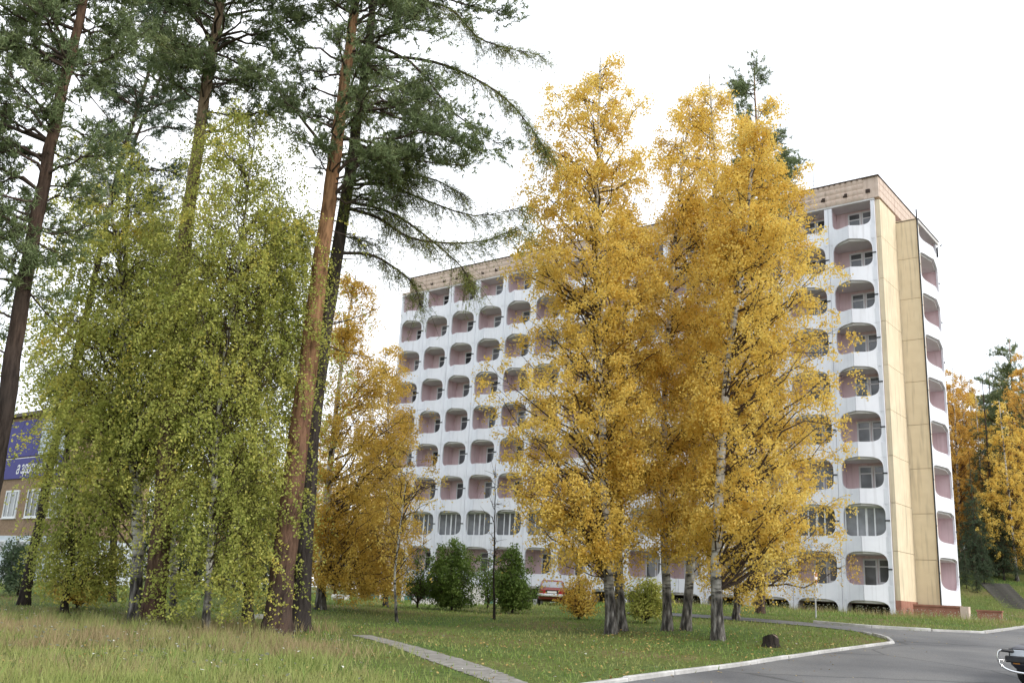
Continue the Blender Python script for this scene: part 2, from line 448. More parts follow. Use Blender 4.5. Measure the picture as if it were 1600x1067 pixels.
M['yellow_leaf'] = leaf_mat('golden_leaf', [(0.0, (0.50, 0.31, 0.055)), (0.3, (0.73, 0.52, 0.11)), (0.7, (0.85, 0.66, 0.18)), (1.0, (0.84, 0.73, 0.29))], transl=0.5)
M['amber_leaf'] = leaf_mat('amber_leaf', [(0.0, (0.38, 0.23, 0.04)), (0.4, (0.60, 0.40, 0.075)), (0.8, (0.70, 0.52, 0.12)), (1.0, (0.48, 0.45, 0.11))], transl=0.45)
M['wood_leaf'] = leaf_mat('wood_golden_leaf', [(0.0, (0.48, 0.27, 0.05)), (0.5, (0.68, 0.43, 0.10)), (1.0, (0.74, 0.56, 0.17))], transl=0.45)
M['green_leaf'] = leaf_mat('yellowing_green_leaf', [(0.0, (0.12, 0.155, 0.03)), (0.3, (0.28, 0.315, 0.068)), (0.6, (0.49, 0.495, 0.13)), (0.82, (0.63, 0.55, 0.125)), (1.0, (0.69, 0.40, 0.06))], transl=0.42)
M['bush_leaf'] = leaf_mat('bush_green_leaf', [(0.0, (0.06, 0.105, 0.02)), (0.6, (0.13, 0.20, 0.04)), (1.0, (0.24, 0.30, 0.09))])
M['needle'] = leaf_mat('pine_needle', [(0.0, (0.095, 0.13, 0.06)), (0.5, (0.19, 0.24, 0.11)), (0.85, (0.29, 0.33, 0.15)), (1.0, (0.35, 0.31, 0.13))], transl=0.3, nscale=0.8)
M['needle_dark'] = leaf_mat('spruce_needle', [(0.0, (0.045, 0.07, 0.04)), (0.6, (0.09, 0.135, 0.07)), (1.0, (0.155, 0.195, 0.10))], transl=0.15)
M['larch'] = leaf_mat('larch_needle', [(0.0, (0.10, 0.14, 0.035)), (0.5, (0.20, 0.24, 0.065)), (1.0, (0.42, 0.38, 0.10))], transl=0.4)
M['grass'] = leaf_mat('lawn_grass', [(0.0, (0.095, 0.175, 0.028)), (0.45, (0.185, 0.265, 0.06)), (0.8, (0.31, 0.30, 0.11)), (1.0, (0.38, 0.29, 0.14))], transl=0.25, nscale=0.25, nmix=0.5)
M['dry_grass'] = leaf_mat('dry_tall_grass', [(0.0, (0.16, 0.22, 0.045)), (0.4, (0.33, 0.36, 0.12)), (0.68, (0.31, 0.23, 0.13)), (1.0, (0.48, 0.38, 0.20))], transl=0.25, nscale=0.35, nmix=0.6)
M['litter'] = leaf_mat('fallen_leaf', [(0.0, (0.20, 0.12, 0.05)), (0.6, (0.38, 0.26, 0.08)), (1.0, (0.52, 0.42, 0.20))], transl=0.1)
M['flower'] = leaf_mat('yarrow_flower', [(0.0, (0.6, 0.58, 0.52)), (1.0, (0.78, 0.76, 0.70))], transl=0.1)
M['pine_bark'] = bark_mat('pine_bark', (0.085, 0.06, 0.05), (0.22, 0.12, 0.075), (0.36, 0.20, 0.105), 0.5, 10.0)
M['pine_bark_high'] = bark_mat('high_pine_bark', (0.04, 0.032, 0.028), (0.09, 0.06, 0.045), (0.21, 0.125, 0.08), 3.0, 17.0)
M['pine_bark_pale'] = bark_mat('pale_pine_bark', (0.10, 0.06, 0.045), (0.19, 0.125, 0.085), (0.27, 0.195, 0.125), 0.0, 10.0)
M['larch_bark'] = bark_mat('larch_bark', (0.045, 0.038, 0.035), (0.06, 0.05, 0.045), (0.075, 0.06, 0.05), 0, 12)
M['dark_bark'] = bark_mat('dark_bark', (0.04, 0.032, 0.028), (0.05, 0.04, 0.034), (0.075, 0.055, 0.04), 0, 12)
M['birch_bark'] = birch_bark('birch_bark', 1.6)
M['birch_bark_white'] = birch_bark('white_birch_bark', 0.6)
M['twig'] = flat2('twig_bark', (0.065, 0.045, 0.035), scale=6, rough=0.9, bump=0.0)
M['twig_pale'] = flat2('pale_twig_bark', (0.30, 0.27, 0.23), var=0.3, scale=2, rough=0.8, bump=0.0)

# ------------------------------------------------------------------ ground, road, kerbs, path
def build_ground():
    xs = np.unique(np.concatenate([np.linspace(-900, -60, 22), np.arange(-60, 60.1, 1.0), np.linspace(60, 900, 22)]))
    ys = np.unique(np.concatenate([np.linspace(-300, -10, 12), np.arange(-10, 110.1, 1.0), np.linspace(110, 1800, 26)]))
    X, Y = np.meshgrid(xs, ys)
    Z = terrain(X, Y)
    v = np.stack([X, Y, Z], -1).reshape(-1, 3)
    nx, ny = len(xs), len(ys)
    i = (np.arange(ny - 1)[:, None] * nx + np.arange(nx - 1)[None, :]).ravel()
    f = np.stack([i, i + 1, i + nx + 1, i + nx], 1)
    o = link('ground', mesh_np('ground', v, f, M['soil'], smooth=True))
    tag(o, 'grassy ground rising gently from the road to the buildings', 'ground', kind='structure')
build_ground()

def drape_poly(name, poly, mat, lift, step=1.0):
    bm = bmesh.new()
    fv = [bm.verts.new((p[0], p[1], 0)) for p in poly]
    bm.faces.new(fv)
    xs = [p[0] for p in poly]; ys = [p[1] for p in poly]
    for x in np.arange(math.ceil(min(xs)), max(xs), step):
        bmesh.ops.bisect_plane(bm, geom=bm.verts[:] + bm.edges[:] + bm.faces[:], plane_co=(x + 0.013, 0, 0), plane_no=(1, 0, 0))
    for y in np.arange(math.ceil(min(ys)), max(ys), step):
        bmesh.ops.bisect_plane(bm, geom=bm.verts[:] + bm.edges[:] + bm.faces[:], plane_co=(0, y + 0.013, 0), plane_no=(0, 1, 0))
    for v in bm.verts: v.co.z = float(terrain(v.co.x, v.co.y)) + lift
    me = bm_mesh(name, bm, mat, smooth=True)
    if sum(p.normal.z for p in me.polygons) < 0: me.flip_normals()
    return link(name, me)

def smooth_line(pts, n):
    """Catmull-Rom through 2D points"""
    pts = np.asarray(pts, float)
    p = np.vstack([2 * pts[0] - pts[1], pts, 2 * pts[-1] - pts[-2]])
    out = []
    for i in range(1, len(p) - 2):
        for t in np.linspace(0, 1, n, endpoint=False):
            a, b, c, d = p[i - 1], p[i], p[i + 1], p[i + 2]
            out.append(0.5 * ((2 * b) + (c - a) * t + (2 * a - 5 * b + 4 * c - d) * t * t + (3 * b - a - 3 * c + d) * t ** 3))
    out.append(p[-2])
    return np.array(out)

K1 = [ground_hit(x, y)[:2] for x, y in [(980, 1066), (1060, 1055), (1150, 1043), (1250, 1027), (1340, 1014), (1398, 1006)]]
K1 = [K1[0] + (K1[0] - K1[1]) * 1.8] + K1
K1b = [ground_hit(x, y)[:2] for x, y in [(1398, 1006), (1388, 998), (1345, 988), (1300, 982), (1262, 978)]]
near_edge = smooth_line(K1, 6)
turn_edge = smooth_line(K1b, 6)
K2 = [ground_hit(x, y)[:2] for x, y in [(1270, 973.5), (1330, 979), (1420, 985), (1480, 987.5), (1540, 990)]]
far_edge = smooth_line(K2, 6)
K3 = [K2[-1], ground_hit(1570, 986)[:2], ground_hit(1598, 981.5)[:2]]
dv = K3[-1] - K3[-2]; K3.append(K3[-1] + dv / np.linalg.norm(dv) * 14)
bank_edge = smooth_line(K3, 5)
dl = (K2[0] - K2[1]); dl /= np.linalg.norm(dl)
drive_far_end = K2[0] + dl * 9
drive_near_end = turn_edge[-1] + dl * 9
far_end = bank_edge[-1]
road_poly = ([tuple(p) for p in near_edge] + [tuple(p) for p in turn_edge[1:]] + [tuple(drive_near_end), tuple(drive_far_end)]
             + [tuple(p) for p in far_edge] + [tuple(p) for p in bank_edge[1:]] + [(75.0, float(far_end[1]) + 2), (75.0, -8.0), (float(near_edge[0][0]) - 4, -8.0)])
tag(drape_poly('road', road_poly, M['asphalt'], 0.02), 'grey worn asphalt road with a driveway branching to the building', 'road', kind='structure')

def kerb(name, line, seg, w, h, side, label, mat=None):
    root = empty(name, (line[0][0], line[0][1], float(terrain(*line[0]))), label=label, cat='kerb', kind='structure')
    line = np.asarray(line); d = np.r_[0, np.cumsum(np.linalg.norm(np.diff(line, axis=0), axis=1))]
    n = max(1, int(d[-1] / seg))
    rl = root.location
    for i in range(n):
        s0, s1 = d[-1] * i / n, d[-1] * (i + 1) / n
        a = np.array([np.interp(s0, d, line[:, 0]), np.interp(s0, d, line[:, 1])]); b = np.array([np.interp(s1, d, line[:, 0]), np.interp(s1, d, line[:, 1])])
        L = np.linalg.norm(b - a) - rng.uniform(0.008, 0.035); ang = math.atan2(b[1] - a[1], b[0] - a[0])
        hh = h * rng.uniform(0.9, 1.05)
        bm = bmesh.new(); bm_box(bm, -L / 2, L / 2, min(0, side * w), max(0, side * w), -0.2, hh, bev=0.015)
        me = bm_mesh('kerbstone', bm, mat or M['kerb'])
        c = (a + b) / 2
        za, zb = float(terrain(*a)), float(terrain(*b))
        o = link('kerbstone', me, root, (c[0] - rl.x, c[1] - rl.y, (za + zb) / 2 - rl.z + rng.uniform(-0.012, 0.012)),
                 (rng.normal() * 0.03, -math.atan2(zb - za, L), ang + rng.normal() * 0.008))
kerb('kerb', near_edge, 2.0, 0.13, 0.105, 1, 'long whitewashed kerb along the birch lawn')
kerb('kerb', turn_edge[1:12], 0.8, 0.12, 0.09, 1, 'kerb curving round the lawn corner into the driveway')
kerb('kerb', far_edge, 2.4, 0.13, 0.13, 1, 'straight pale kerb in front of the apartment block')
kerb('kerb', bank_edge, 1.0, 0.13, 0.12, 1, 'crumbling white kerb along the grass bank beside the steps')

path_px_l = [(548, 992), (600, 1005), (658, 1027), (705, 1044), (752, 1062), (800, 1085)]
path_px_r = [(578, 992), (640, 1007), (705, 1025), (765, 1044), (812, 1062), (870, 1085)]
pl = smooth_line([ground_hit(*p)[:2] for p in path_px_l], 16); pr = smooth_line([ground_hit(*p)[:2] for p in path_px_r], 16)
pl = pl + rng.normal(size=pl.shape) * 0.022; pr = pr + rng.normal(size=pr.shape) * 0.022
path_poly = [tuple(p) for p in pl] + [tuple(p) for p in pr[::-1]]
tag(drape_poly('footpath', path_poly, M['path'], 0.01), 'narrow worn concrete footpath crossing the grass', 'path', kind='structure')
# short bit of walkway glimpsed behind the old pine
wk = [ground_hit(390, 968)[:2], ground_hit(440, 966)[:2], ground_hit(440, 958)[:2], ground_hit(390, 960)[:2]]
tag(drape_poly('footpath', [tuple(p) for p in wk], M['path'], 0.02), 'short stretch of pale walkway behind the old pine', 'path', kind='structure')

def in_poly(px, py, poly):
    inside = np.zeros(len(px), bool)
    n = len(poly); j = n - 1
    for i in range(n):
        xi, yi = poly[i]; xj, yj = poly[j]
        c = ((yi > py) != (yj > py)) & (px < (xj - xi) * (py - yi) / (yj - yi + 1e-12) + xi)
        inside ^= c; j = i
    return inside

# ------------------------------------------------------------------ the apartment block
YAW = 0.6742
ZB = 1.5
BX, BY = 23.0125, 56.4463
block = empty('apartment_block', (BX, BY, ZB), -YAW, 'nine storey white apartment block with rounded balcony openings', 'building')
XR, BW, NB = -0.27, 3.017, 14
XL = XR - BW * NB
FH = 2.8
C0 = 4.295 - ZB                        # joint level of the ground floor
def cz(r): return C0 + FH * r
OB, OT = 0.94, 0.97                   # opening below / above the joint
DEPTH = 1.42

def panel_mesh(name, hw, a0, bulge, zones, thick=0.13, n_u=5, mat=None):
    """precast I-shaped facade panel; zones: list of (v, a) rows from bottom to top, a = half width of the cut-out (0 = solid)"""
    bm = bmesh.new()
    k = a0 * 1.02
    def yoff(u): return -bulge * max(0.0, 1 - abs(u) / k)
    for sgn in (-1, 1):
        rows = []
        for v, a in zones:
            rows.append([bm.verts.new((sgn * (hw + (a - hw) * j / n_u), yoff(hw + (a - hw) * j / n_u), v)) for j in range(n_u + 1)])
        for i in range(len(rows) - 1):
            for j in range(n_u):
                bm.faces.new((rows[i][j], rows[i][j + 1], rows[i + 1][j + 1], rows[i + 1][j]))
    bmesh.ops.remove_doubles(bm, verts=bm.verts[:], dist=1e-4)
    bmesh.ops.dissolve_degenerate(bm, dist=1e-4, edges=bm.edges[:])
    bmesh.ops.recalc_face_normals(bm, faces=bm.faces[:])
    for f in bm.faces[:]:
        if f.normal.y > 0: f.normal_flip()
    # thickness straight back in +y
    ext = bmesh.ops.extrude_face_region(bm, geom=bm.faces[:])
    for g in ext['geom']:
        if isinstance(g, bmesh.types.BMVert): g.co.y += thick
    me = bm_mesh(name, bm, mat or M['white'])
    return me

def arc_rows(v0, v1, a0, n=9, e=3.0):
    """super-elliptic closing of a cut-out from full half width at v0 to closed at v1"""
    out = []
    for th in np.linspace(0, math.pi / 2, n):
        out.append((v0 + (v1 - v0) * math.sin(th) ** (2 / e), max(0.009, a0 * max(0.0, math.cos(th)) ** (2 / e))))
    return out

A0 = 1.26
HW = BW / 2 - 0.014
EXP = 4.0
low = arc_rows(0, OT, A0, e=EXP)
up = arc_rows(FH, FH - OB, A0, e=EXP)[::-1]
mid_panel = panel_mesh('facade_panel', HW, A0, 0.68, low + up)
top_rows = low + arc_rows(FH, FH - OB, A0, e=EXP)[::-1] + [(3.55, A0)]
top_panel = panel_mesh('facade_panel_top', HW, A0, 0.68, top_rows)
bot_low = [(-1.6, A0), (0.2, A0)] + arc_rows(0.2, 2.48 - ZB, A0, e=EXP)[1:]
bot_panel = panel_mesh('facade_panel_bottom', HW, A0, 0.68, bot_low + arc_rows(C0, C0 - OB, A0, e=EXP)[::-1])

slab_bm = bmesh.new()
pts = [(-HW, 0.14), (-A0, 0.14), (0, 0.14 - 0.64), (A0, 0.14), (HW, 0.14), (HW, DEPTH), (-HW, DEPTH)]
lo_ = [slab_bm.verts.new((x, y, 0)) for x, y in pts]; hi_ = [slab_bm.verts.new((x, y, 0.16)) for x, y in pts]
slab_bm.faces.new(lo_); slab_bm.faces.new(hi_[::-1])
for i in range(len(pts)):
    j = (i + 1) % len(pts); slab_bm.faces.new((lo_[i], hi_[i], hi_[j], lo_[j]))
slab_mesh = bm_mesh('balcony_slab', slab_bm, M['soffit'])

tie_mesh = box_mesh('tie_bar', M['dark'], (-0.14, 0.14, -0.03, 0.05, -0.045, 0.035))
# window + balcony door: frame with two panes each
wf = bmesh.new()
def frame_rect(bm, x0, x1, z0, z1, t, y0, y1):
    bm_box(bm, x0, x0 + t, y0, y1, z0, z1); bm_box(bm, x1 - t, x1, y0, y1, z0, z1)
    bm_box(bm, x0 + t, x1 - t, y0, y1, z0, z0 + t); bm_box(bm, x0 + t, x1 - t, y0, y1, z1 - t, z1)
frame_rect(wf, -0.15, 0.62, 0.05, 2.15, 0.09, -0.06, 0.0)       # door
bm_box(wf, -0.06, 0.53, -0.05, 0.0, 0.14, 0.75)                  # door bottom panel
bm_box(wf, -0.06, 0.53, -0.05, 0.0, 1.70, 1.76)                  # transom
frame_rect(wf, 0.66, 1.42, 0.85, 2.15, 0.08, -0.06, 0.0)
bm_box(wf, 0.74, 1.34, -0.05, 0.0, 1.70, 1.76)
bm_box(wf, 0.62, 1.46, -0.10, 0.0, 0.78, 0.84)                   # sill
win_mesh = bm_mesh('window', wf, M['frame'])
pane_door = box_mesh('pane', M['glass'], (-0.06, 0.53, -0.03, -0.005, 0.75, 2.06))
pane_win = box_mesh('pane', M['glass'], (0.74, 1.34, -0.03, -0.005, 0.93, 2.07))
# balcony glazing of the second storey
gz = bmesh.new()
ga, gb, gt = A0 - 0.03, -OB + 0.0, OT - 0.12
for x in (-ga, -0.52, 0.0, 0.52, ga - 0.05):
    bm_box(gz, x, x + (0.13 if x == 0 else 0.075), 0.135, 0.20, gb, gt)
bm_box(gz, -ga, ga, 0.14, 0.20, gt - 0.09, gt); bm_box(gz, -ga, ga, 0.145, 0.205, gb - 0.02, gb + 0.06)
glaz_mesh = bm_mesh('balcony_glazing', gz, M['frame'])
glaz_pane = box_mesh('pane', M['glass2'], (-ga + 0.02, ga - 0.02, 0.165, 0.18, gb + 0.03, gt - 0.03))

for i in range(NB):
    xc = XR - BW * (i + 0.5)
    link('facade_panel', bot_panel, block, (xc, 0, 0))
    for r in range(7):
        link('facade_panel', mid_panel, block, (xc, 0, cz(r)))
    link('facade_panel', top_panel, block, (xc, 0, cz(7)))
    for r in range(9):
        link('balcony_slab', slab_mesh, block, (xc, 0, cz(r) + OT - FH - 0.13))
        w_ = link('window', win_mesh, block, (xc - 0.50, DEPTH - 0.002, cz(r) - OB - 0.80), scale=(1.12, 1, 1.12))
        if r != 1:
            link('pane', pane_door, w_); link('pane', pane_win, w_)
        else:
            link('pane', pane_door, w_)
        if r < 8:
            link('tie_bar', tie_mesh, block, (xc + A0 + 0.08, 0.0, cz(r) + 0.0))
    g_ = link('balcony_glazing', glaz_mesh, block, (xc, 0, cz(1)))
    link('pane', glaz_pane, g_)
part_mesh = box_mesh('partition_wall', M['pink'], (-0.07, 0.07, 0.135, DEPTH, -1.6, 27.55 - ZB))
for i in range(NB + 1):
    xo = XR - BW * i + (-0.08 if i == 0 else 0.08 if i == NB else 0)
    link('partition_wall', part_mesh, block, (xo, 0, 0))
ROOF_S = 27.5 - ZB                    # underside of the parapet band
ROOF_T = 29.05 - ZB
link('back_wall', box_mesh('back_wall', M['pink'], (XL + 0.02, -0.3, DEPTH, 12.0, 2.30 - ZB, ROOF_S)), block)
link('cellar_wall', box_mesh('cellar_wall', M['void'], (XL + 0.02, -0.3, DEPTH + 0.5, 12.0, -1.6, 2.298 - ZB)), block)
link('roof_soffit', box_mesh('roof_soffit', M['soffit'], (XL, -0.28, 0.02, DEPTH - 0.003, ROOF_S, ROOF_S + 0.12)), block)
# end wall: cream panels storey by storey, joints open
TANY, TANX = 3.45, 1.33
end_bm = box_mesh('end_panel', M['cream'], (-0.268, 0.02, 0.15, TANY, 0.012, FH - 0.012))
tan_bm = box_mesh('end_panel', M['cream'], (0.023, TANX, TANY, TANY + 0.5, 0.012, FH - 0.012))
z0 = 2.55 - ZB
for r in range(9):
    if r < 8 or True:
        top = min(z0 + FH * (r + 1), (27.5 if True else 0) - ZB)
        hgt = top - (z0 + FH * r)
        link('end_panel', end_bm, block, (0, 0, z0 + FH * r), scale=(1, 1, hgt / FH))
    zt = 2.30 + 2.755 * r - ZB
    link('end_panel', tan_bm, block, (0, 0, zt), scale=(1, 1, 2.755 / FH))
link('plinth', box_mesh('plinth', M['plinth'], (-0.26, 0.05, 0.13, TANY + 0.02, -1.6, z0 + 0.01), (0.052, TANX - 0.02, TANY - 0.03, TANY + 0.45, -1.6, 2.32 - ZB)), block)
# the rear wing with its own stack of balconies on the end face
SY0, SY1, SX = TANY + 0.06, 8.15, 1.35
SH, SA = (SY1 - SY0) / 2, (SY1 - SY0) / 2 - 0.22
WT = 26.75 - ZB
s_low = arc_rows(0, OT, SA, e=9.0); s_up = arc_rows(FH, FH - OB, SA, e=5)[::-1]
s_mid = panel_mesh('wing_panel', SH - 0.01, SA, 0.34, s_low + s_up)
s_top = panel_mesh('wing_panel_top', SH - 0.01, SA, 0.34, s_low + s_up + [(WT - cz(7), SA)])
s_bot = panel_mesh('wing_panel_bottom', SH - 0.01, SA, 0.34, [(-1.6, SA), (0.2, SA)] + arc_rows(0.2, 2.48 - ZB, SA, e=4)[1:] + arc_rows(C0, C0 - OB, SA, e=3.4)[::-1])
sl_bm = bmesh.new()
pts = [(-SH, 0.14), (-SA, 0.14), (0, -0.17), (SA, 0.14), (SH, 0.14), (SH, DEPTH), (-SH, DEPTH)]
lo_ = [sl_bm.verts.new((x, y, 0)) for x, y in pts]; hi_ = [sl_bm.verts.new((x, y, 0.16)) for x, y in pts]
sl_bm.faces.new(lo_); sl_bm.faces.new(hi_[::-1])
for i in range(len(pts)):
    j = (i + 1) % len(pts); sl_bm.faces.new((lo_[i], hi_[i], hi_[j], lo_[j]))
s_slab = bm_mesh('wing_slab', sl_bm, M['soffit'])
yc = (SY0 + SY1) / 2
R90 = (0, 0, math.pi / 2)
s_tie = box_mesh('tie_bar', M['dark'], (-0.07, 0.07, -0.04, 0.05, -0.05, 0.05))
link('facade_panel', s_bot, block, (SX, yc, 0), R90)
for r in range(7): link('facade_panel', s_mid, block, (SX, yc, cz(r)), R90)
link('facade_panel', s_top, block, (SX, yc, cz(7)), R90)
for r in range(9):
    link('balcony_slab', s_slab, block, (SX, yc, cz(r) + OT - FH - 0.13), R90)
    if r < 8:
        for sy in (SY0 + 0.02, SY1 - 0.02): link('tie_bar', s_tie, block, (SX, sy, cz(r)), R90)
    w_ = link('window', win_mesh, block, (SX - DEPTH - 0.002 + 0.004, yc - 0.7, cz(r) - OB - 0.82), R90)
    link('pane', pane_door, w_); link('pane', pane_win, w_)
link('wing_wall', box_mesh('wing_wall', M['pink'], (-4.0, SX - DEPTH, TANY + 0.51, SY1 - 0.02, -1.6, WT - 0.002)), block)
for yy in (TANY + 0.52, SY1 - 0.14):
    link('partition_wall', box_mesh('partition_wall', M['pink'], (SX - DEPTH + 0.002, SX - 0.14, yy, yy + 0.12, -1.6, WT - 0.003)), block)
link('wing_roof', box_mesh('wing_roof', M['soffit'], (-3.9, SX + 0.10, TANY + 0.02, SY1 + 0.15, WT, WT + 0.22)), block)
link('wing_roof_edge', box_mesh('wing_roof_edge', M['roofedge'], (0.0, SX + 0.14, TANY - 0.02, SY1 + 0.2, WT + 0.222, WT + 0.28)), block)
# downpipes
pv, pq = tube_np([(TANX + 0.05, TANY - 0.05, -0.5), (TANX + 0.05, TANY - 0.05, WT + 0.9)], [0.045, 0.045], 8)
link('downpipe', mesh_np('downpipe', pv, pq, M['dark'], smooth=True), block)
pv, pq = tube_np([(SX + 0.05, SY1 - 0.1, cz(8) - 0.9), (SX + 0.05, SY1 - 0.1, WT - 0.3), (SX + 0.35, SY1 - 0.05, WT - 0.1)], [0.06, 0.06, 0.06], 8)
link('downpipe', mesh_np('downpipe', pv, pq, M['dark'], smooth=True), block)
# parapet band with pyramid tiles
PX0, PX1, PY = XL + 0.9, 0.04, -0.03
link('parapet_wall', box_mesh('parapet_wall', M['tile'], (PX0, PX1, PY + 0.02, 12.0, ROOF_S + 0.123, ROOF_T), (XL, PX1 - 0.02, PY + 0.03, 12.0, ROOF_S + 0.122, ROOF_S + 0.30)), block)
tv, tf = [], []
TS = 0.37
nrow = 4
ncol = int((PX1 - 0.75 - PX0) / TS)
n = 0
for c in range(ncol):
    for r in range(nrow):
        x0 = PX0 + c * TS; zz = ROOF_S + 0.14 + r * TS
        hgt = 0.17 * rng.uniform(0.8, 1.1)
        tv += [(x0 + 0.008, PY + 0.02, zz + 0.008), (x0 + TS - 0.008, PY + 0.02, zz + 0.008), (x0 + TS - 0.008, PY + 0.02, zz + TS - 0.008), (x0 + 0.008, PY + 0.02, zz + TS - 0.008), (x0 + TS / 2, PY + 0.02 - hgt, zz + TS * 0.5)]
        tf += [(n, n + 1, n + 4), (n + 1, n + 2, n + 4), (n + 2, n + 3, n + 4), (n + 3, n, n + 4)]
        n += 5
tag(link('pyramid_tiles', mesh_np('pyramid_tiles', np.array(tv), np.array(tf), M['tile']), block), kind='stuff')
side_seam = [(PX1 - 0.002, PX1 + 0.012, 0.2 + k * 0.62, 0.2 + k * 0.62 + 0.60, ROOF_S + 0.14 + j * 0.5, ROOF_S + 0.14 + j * 0.5 + 0.48) for k in range(18) for j in range(3)]
pm = [box_mesh('parapet_panel', M['tile'], (0, 0.02, 0, 0.60, 0, 0.47))]
for b_ in side_seam:
    link('parapet_panel', pm[0], block, (b_[0], b_[2], b_[4]))
vent = box_mesh('vent_hole', M['void'], (-0.13, 0.13, -0.10, 0.05, -0.11, 0.11))
for k in range(28):
    link('vent_hole', vent, block, (-0.62 - 1.47 * k, PY + 0.02, 28.13 - ZB))
link('roof_edge', box_mesh('roof_edge', M['roofedge'], (PX0 - 0.06, PX1 + 0.07, PY - 0.12, 12.1, ROOF_T, ROOF_T + 0.06)), block)
rail = Acc()
for k in range(17):
    x = -1.5 - k * 2.4
    rail.add(*tube_np([(x, 1.2, ROOF_T + 0.08), (x, 1.2, ROOF_T + 1.25)], [0.018, 0.018], 5))
for h in (0.65, 1.2):
    rail.add(*tube_np([(-1.5, 1.2, ROOF_T + h), (-1.5 - 16 * 2.4, 1.2, ROOF_T + h)], [0.014, 0.014], 5))
link('roof_railing', rail.mesh('roof_railing', M['grey_metal']), block)

ant = Acc()
def blk(x, y, z):
    c, s = math.cos(YAW), math.sin(YAW)
    return np.array([BX + c * x + s * y, BY - s * x + c * y, ZB + z])
ap = blk(-4.9, 2.0, ROOF_T + 0.08)
ant.add(*tube_np([(0, 0, 0), (0, 0, 3.3)], [0.03, 0.02], 6))
for h, l in ((3.2, 0.5), (2.9, 0.35), (1.2, 0.7)):
    ant.add(*tube_np([(-l * 0.6, 0, h), (l * 0.4, 0.1, h)], [0.012, 0.012], 5))
    for q in (-0.4, 0, 0.3): ant.add(*tube_np([(q * l, -0.2, h), (q * l, 0.2, h)], [0.008, 0.008], 4))
tag(link('antenna_mast', ant.mesh('antenna_mast', M['grey_metal']), None, ap), 'thin television antenna mast standing on the flat roof', 'antenna')

# low brick wall with pier by the end wall
lw = blk(0.0, 0.0, 0); 
wroot = empty('low_brick_wall', tuple(blk(1.4, 1.2, 0.0)), -YAW, 'low red brick wall with a square pier against the block end', 'wall')
link('wall_body', box_mesh('wall_body', M['plinth'], (-1.0, 1.55, 0.0, 0.25, -0.6, 0.82)), wroot)
link('coping', box_mesh('coping', M['plinth'], (-1.0, 1.62, -0.06, 0.31, 0.822, 0.92)), wroot)
link('pier', box_mesh('pier', M['tile'], (1.56, 2.0, -0.1, 0.36, -0.6, 0.90)), wroot)
w2 = empty('low_brick_wall', tuple(blk(2.6, 8.8, 0.0)), -YAW, 'low red brick wall behind the end balconies', 'wall')
link('wall_body', box_mesh('wall_body', M['plinth'], (-0.5, 0.9, 0.0, 0.3, -0.6, 0.75)), w2)
link('coping', box_mesh('coping', M['plinth'], (-0.55, 0.96, -0.05, 0.35, 0.752, 0.84)), w2)

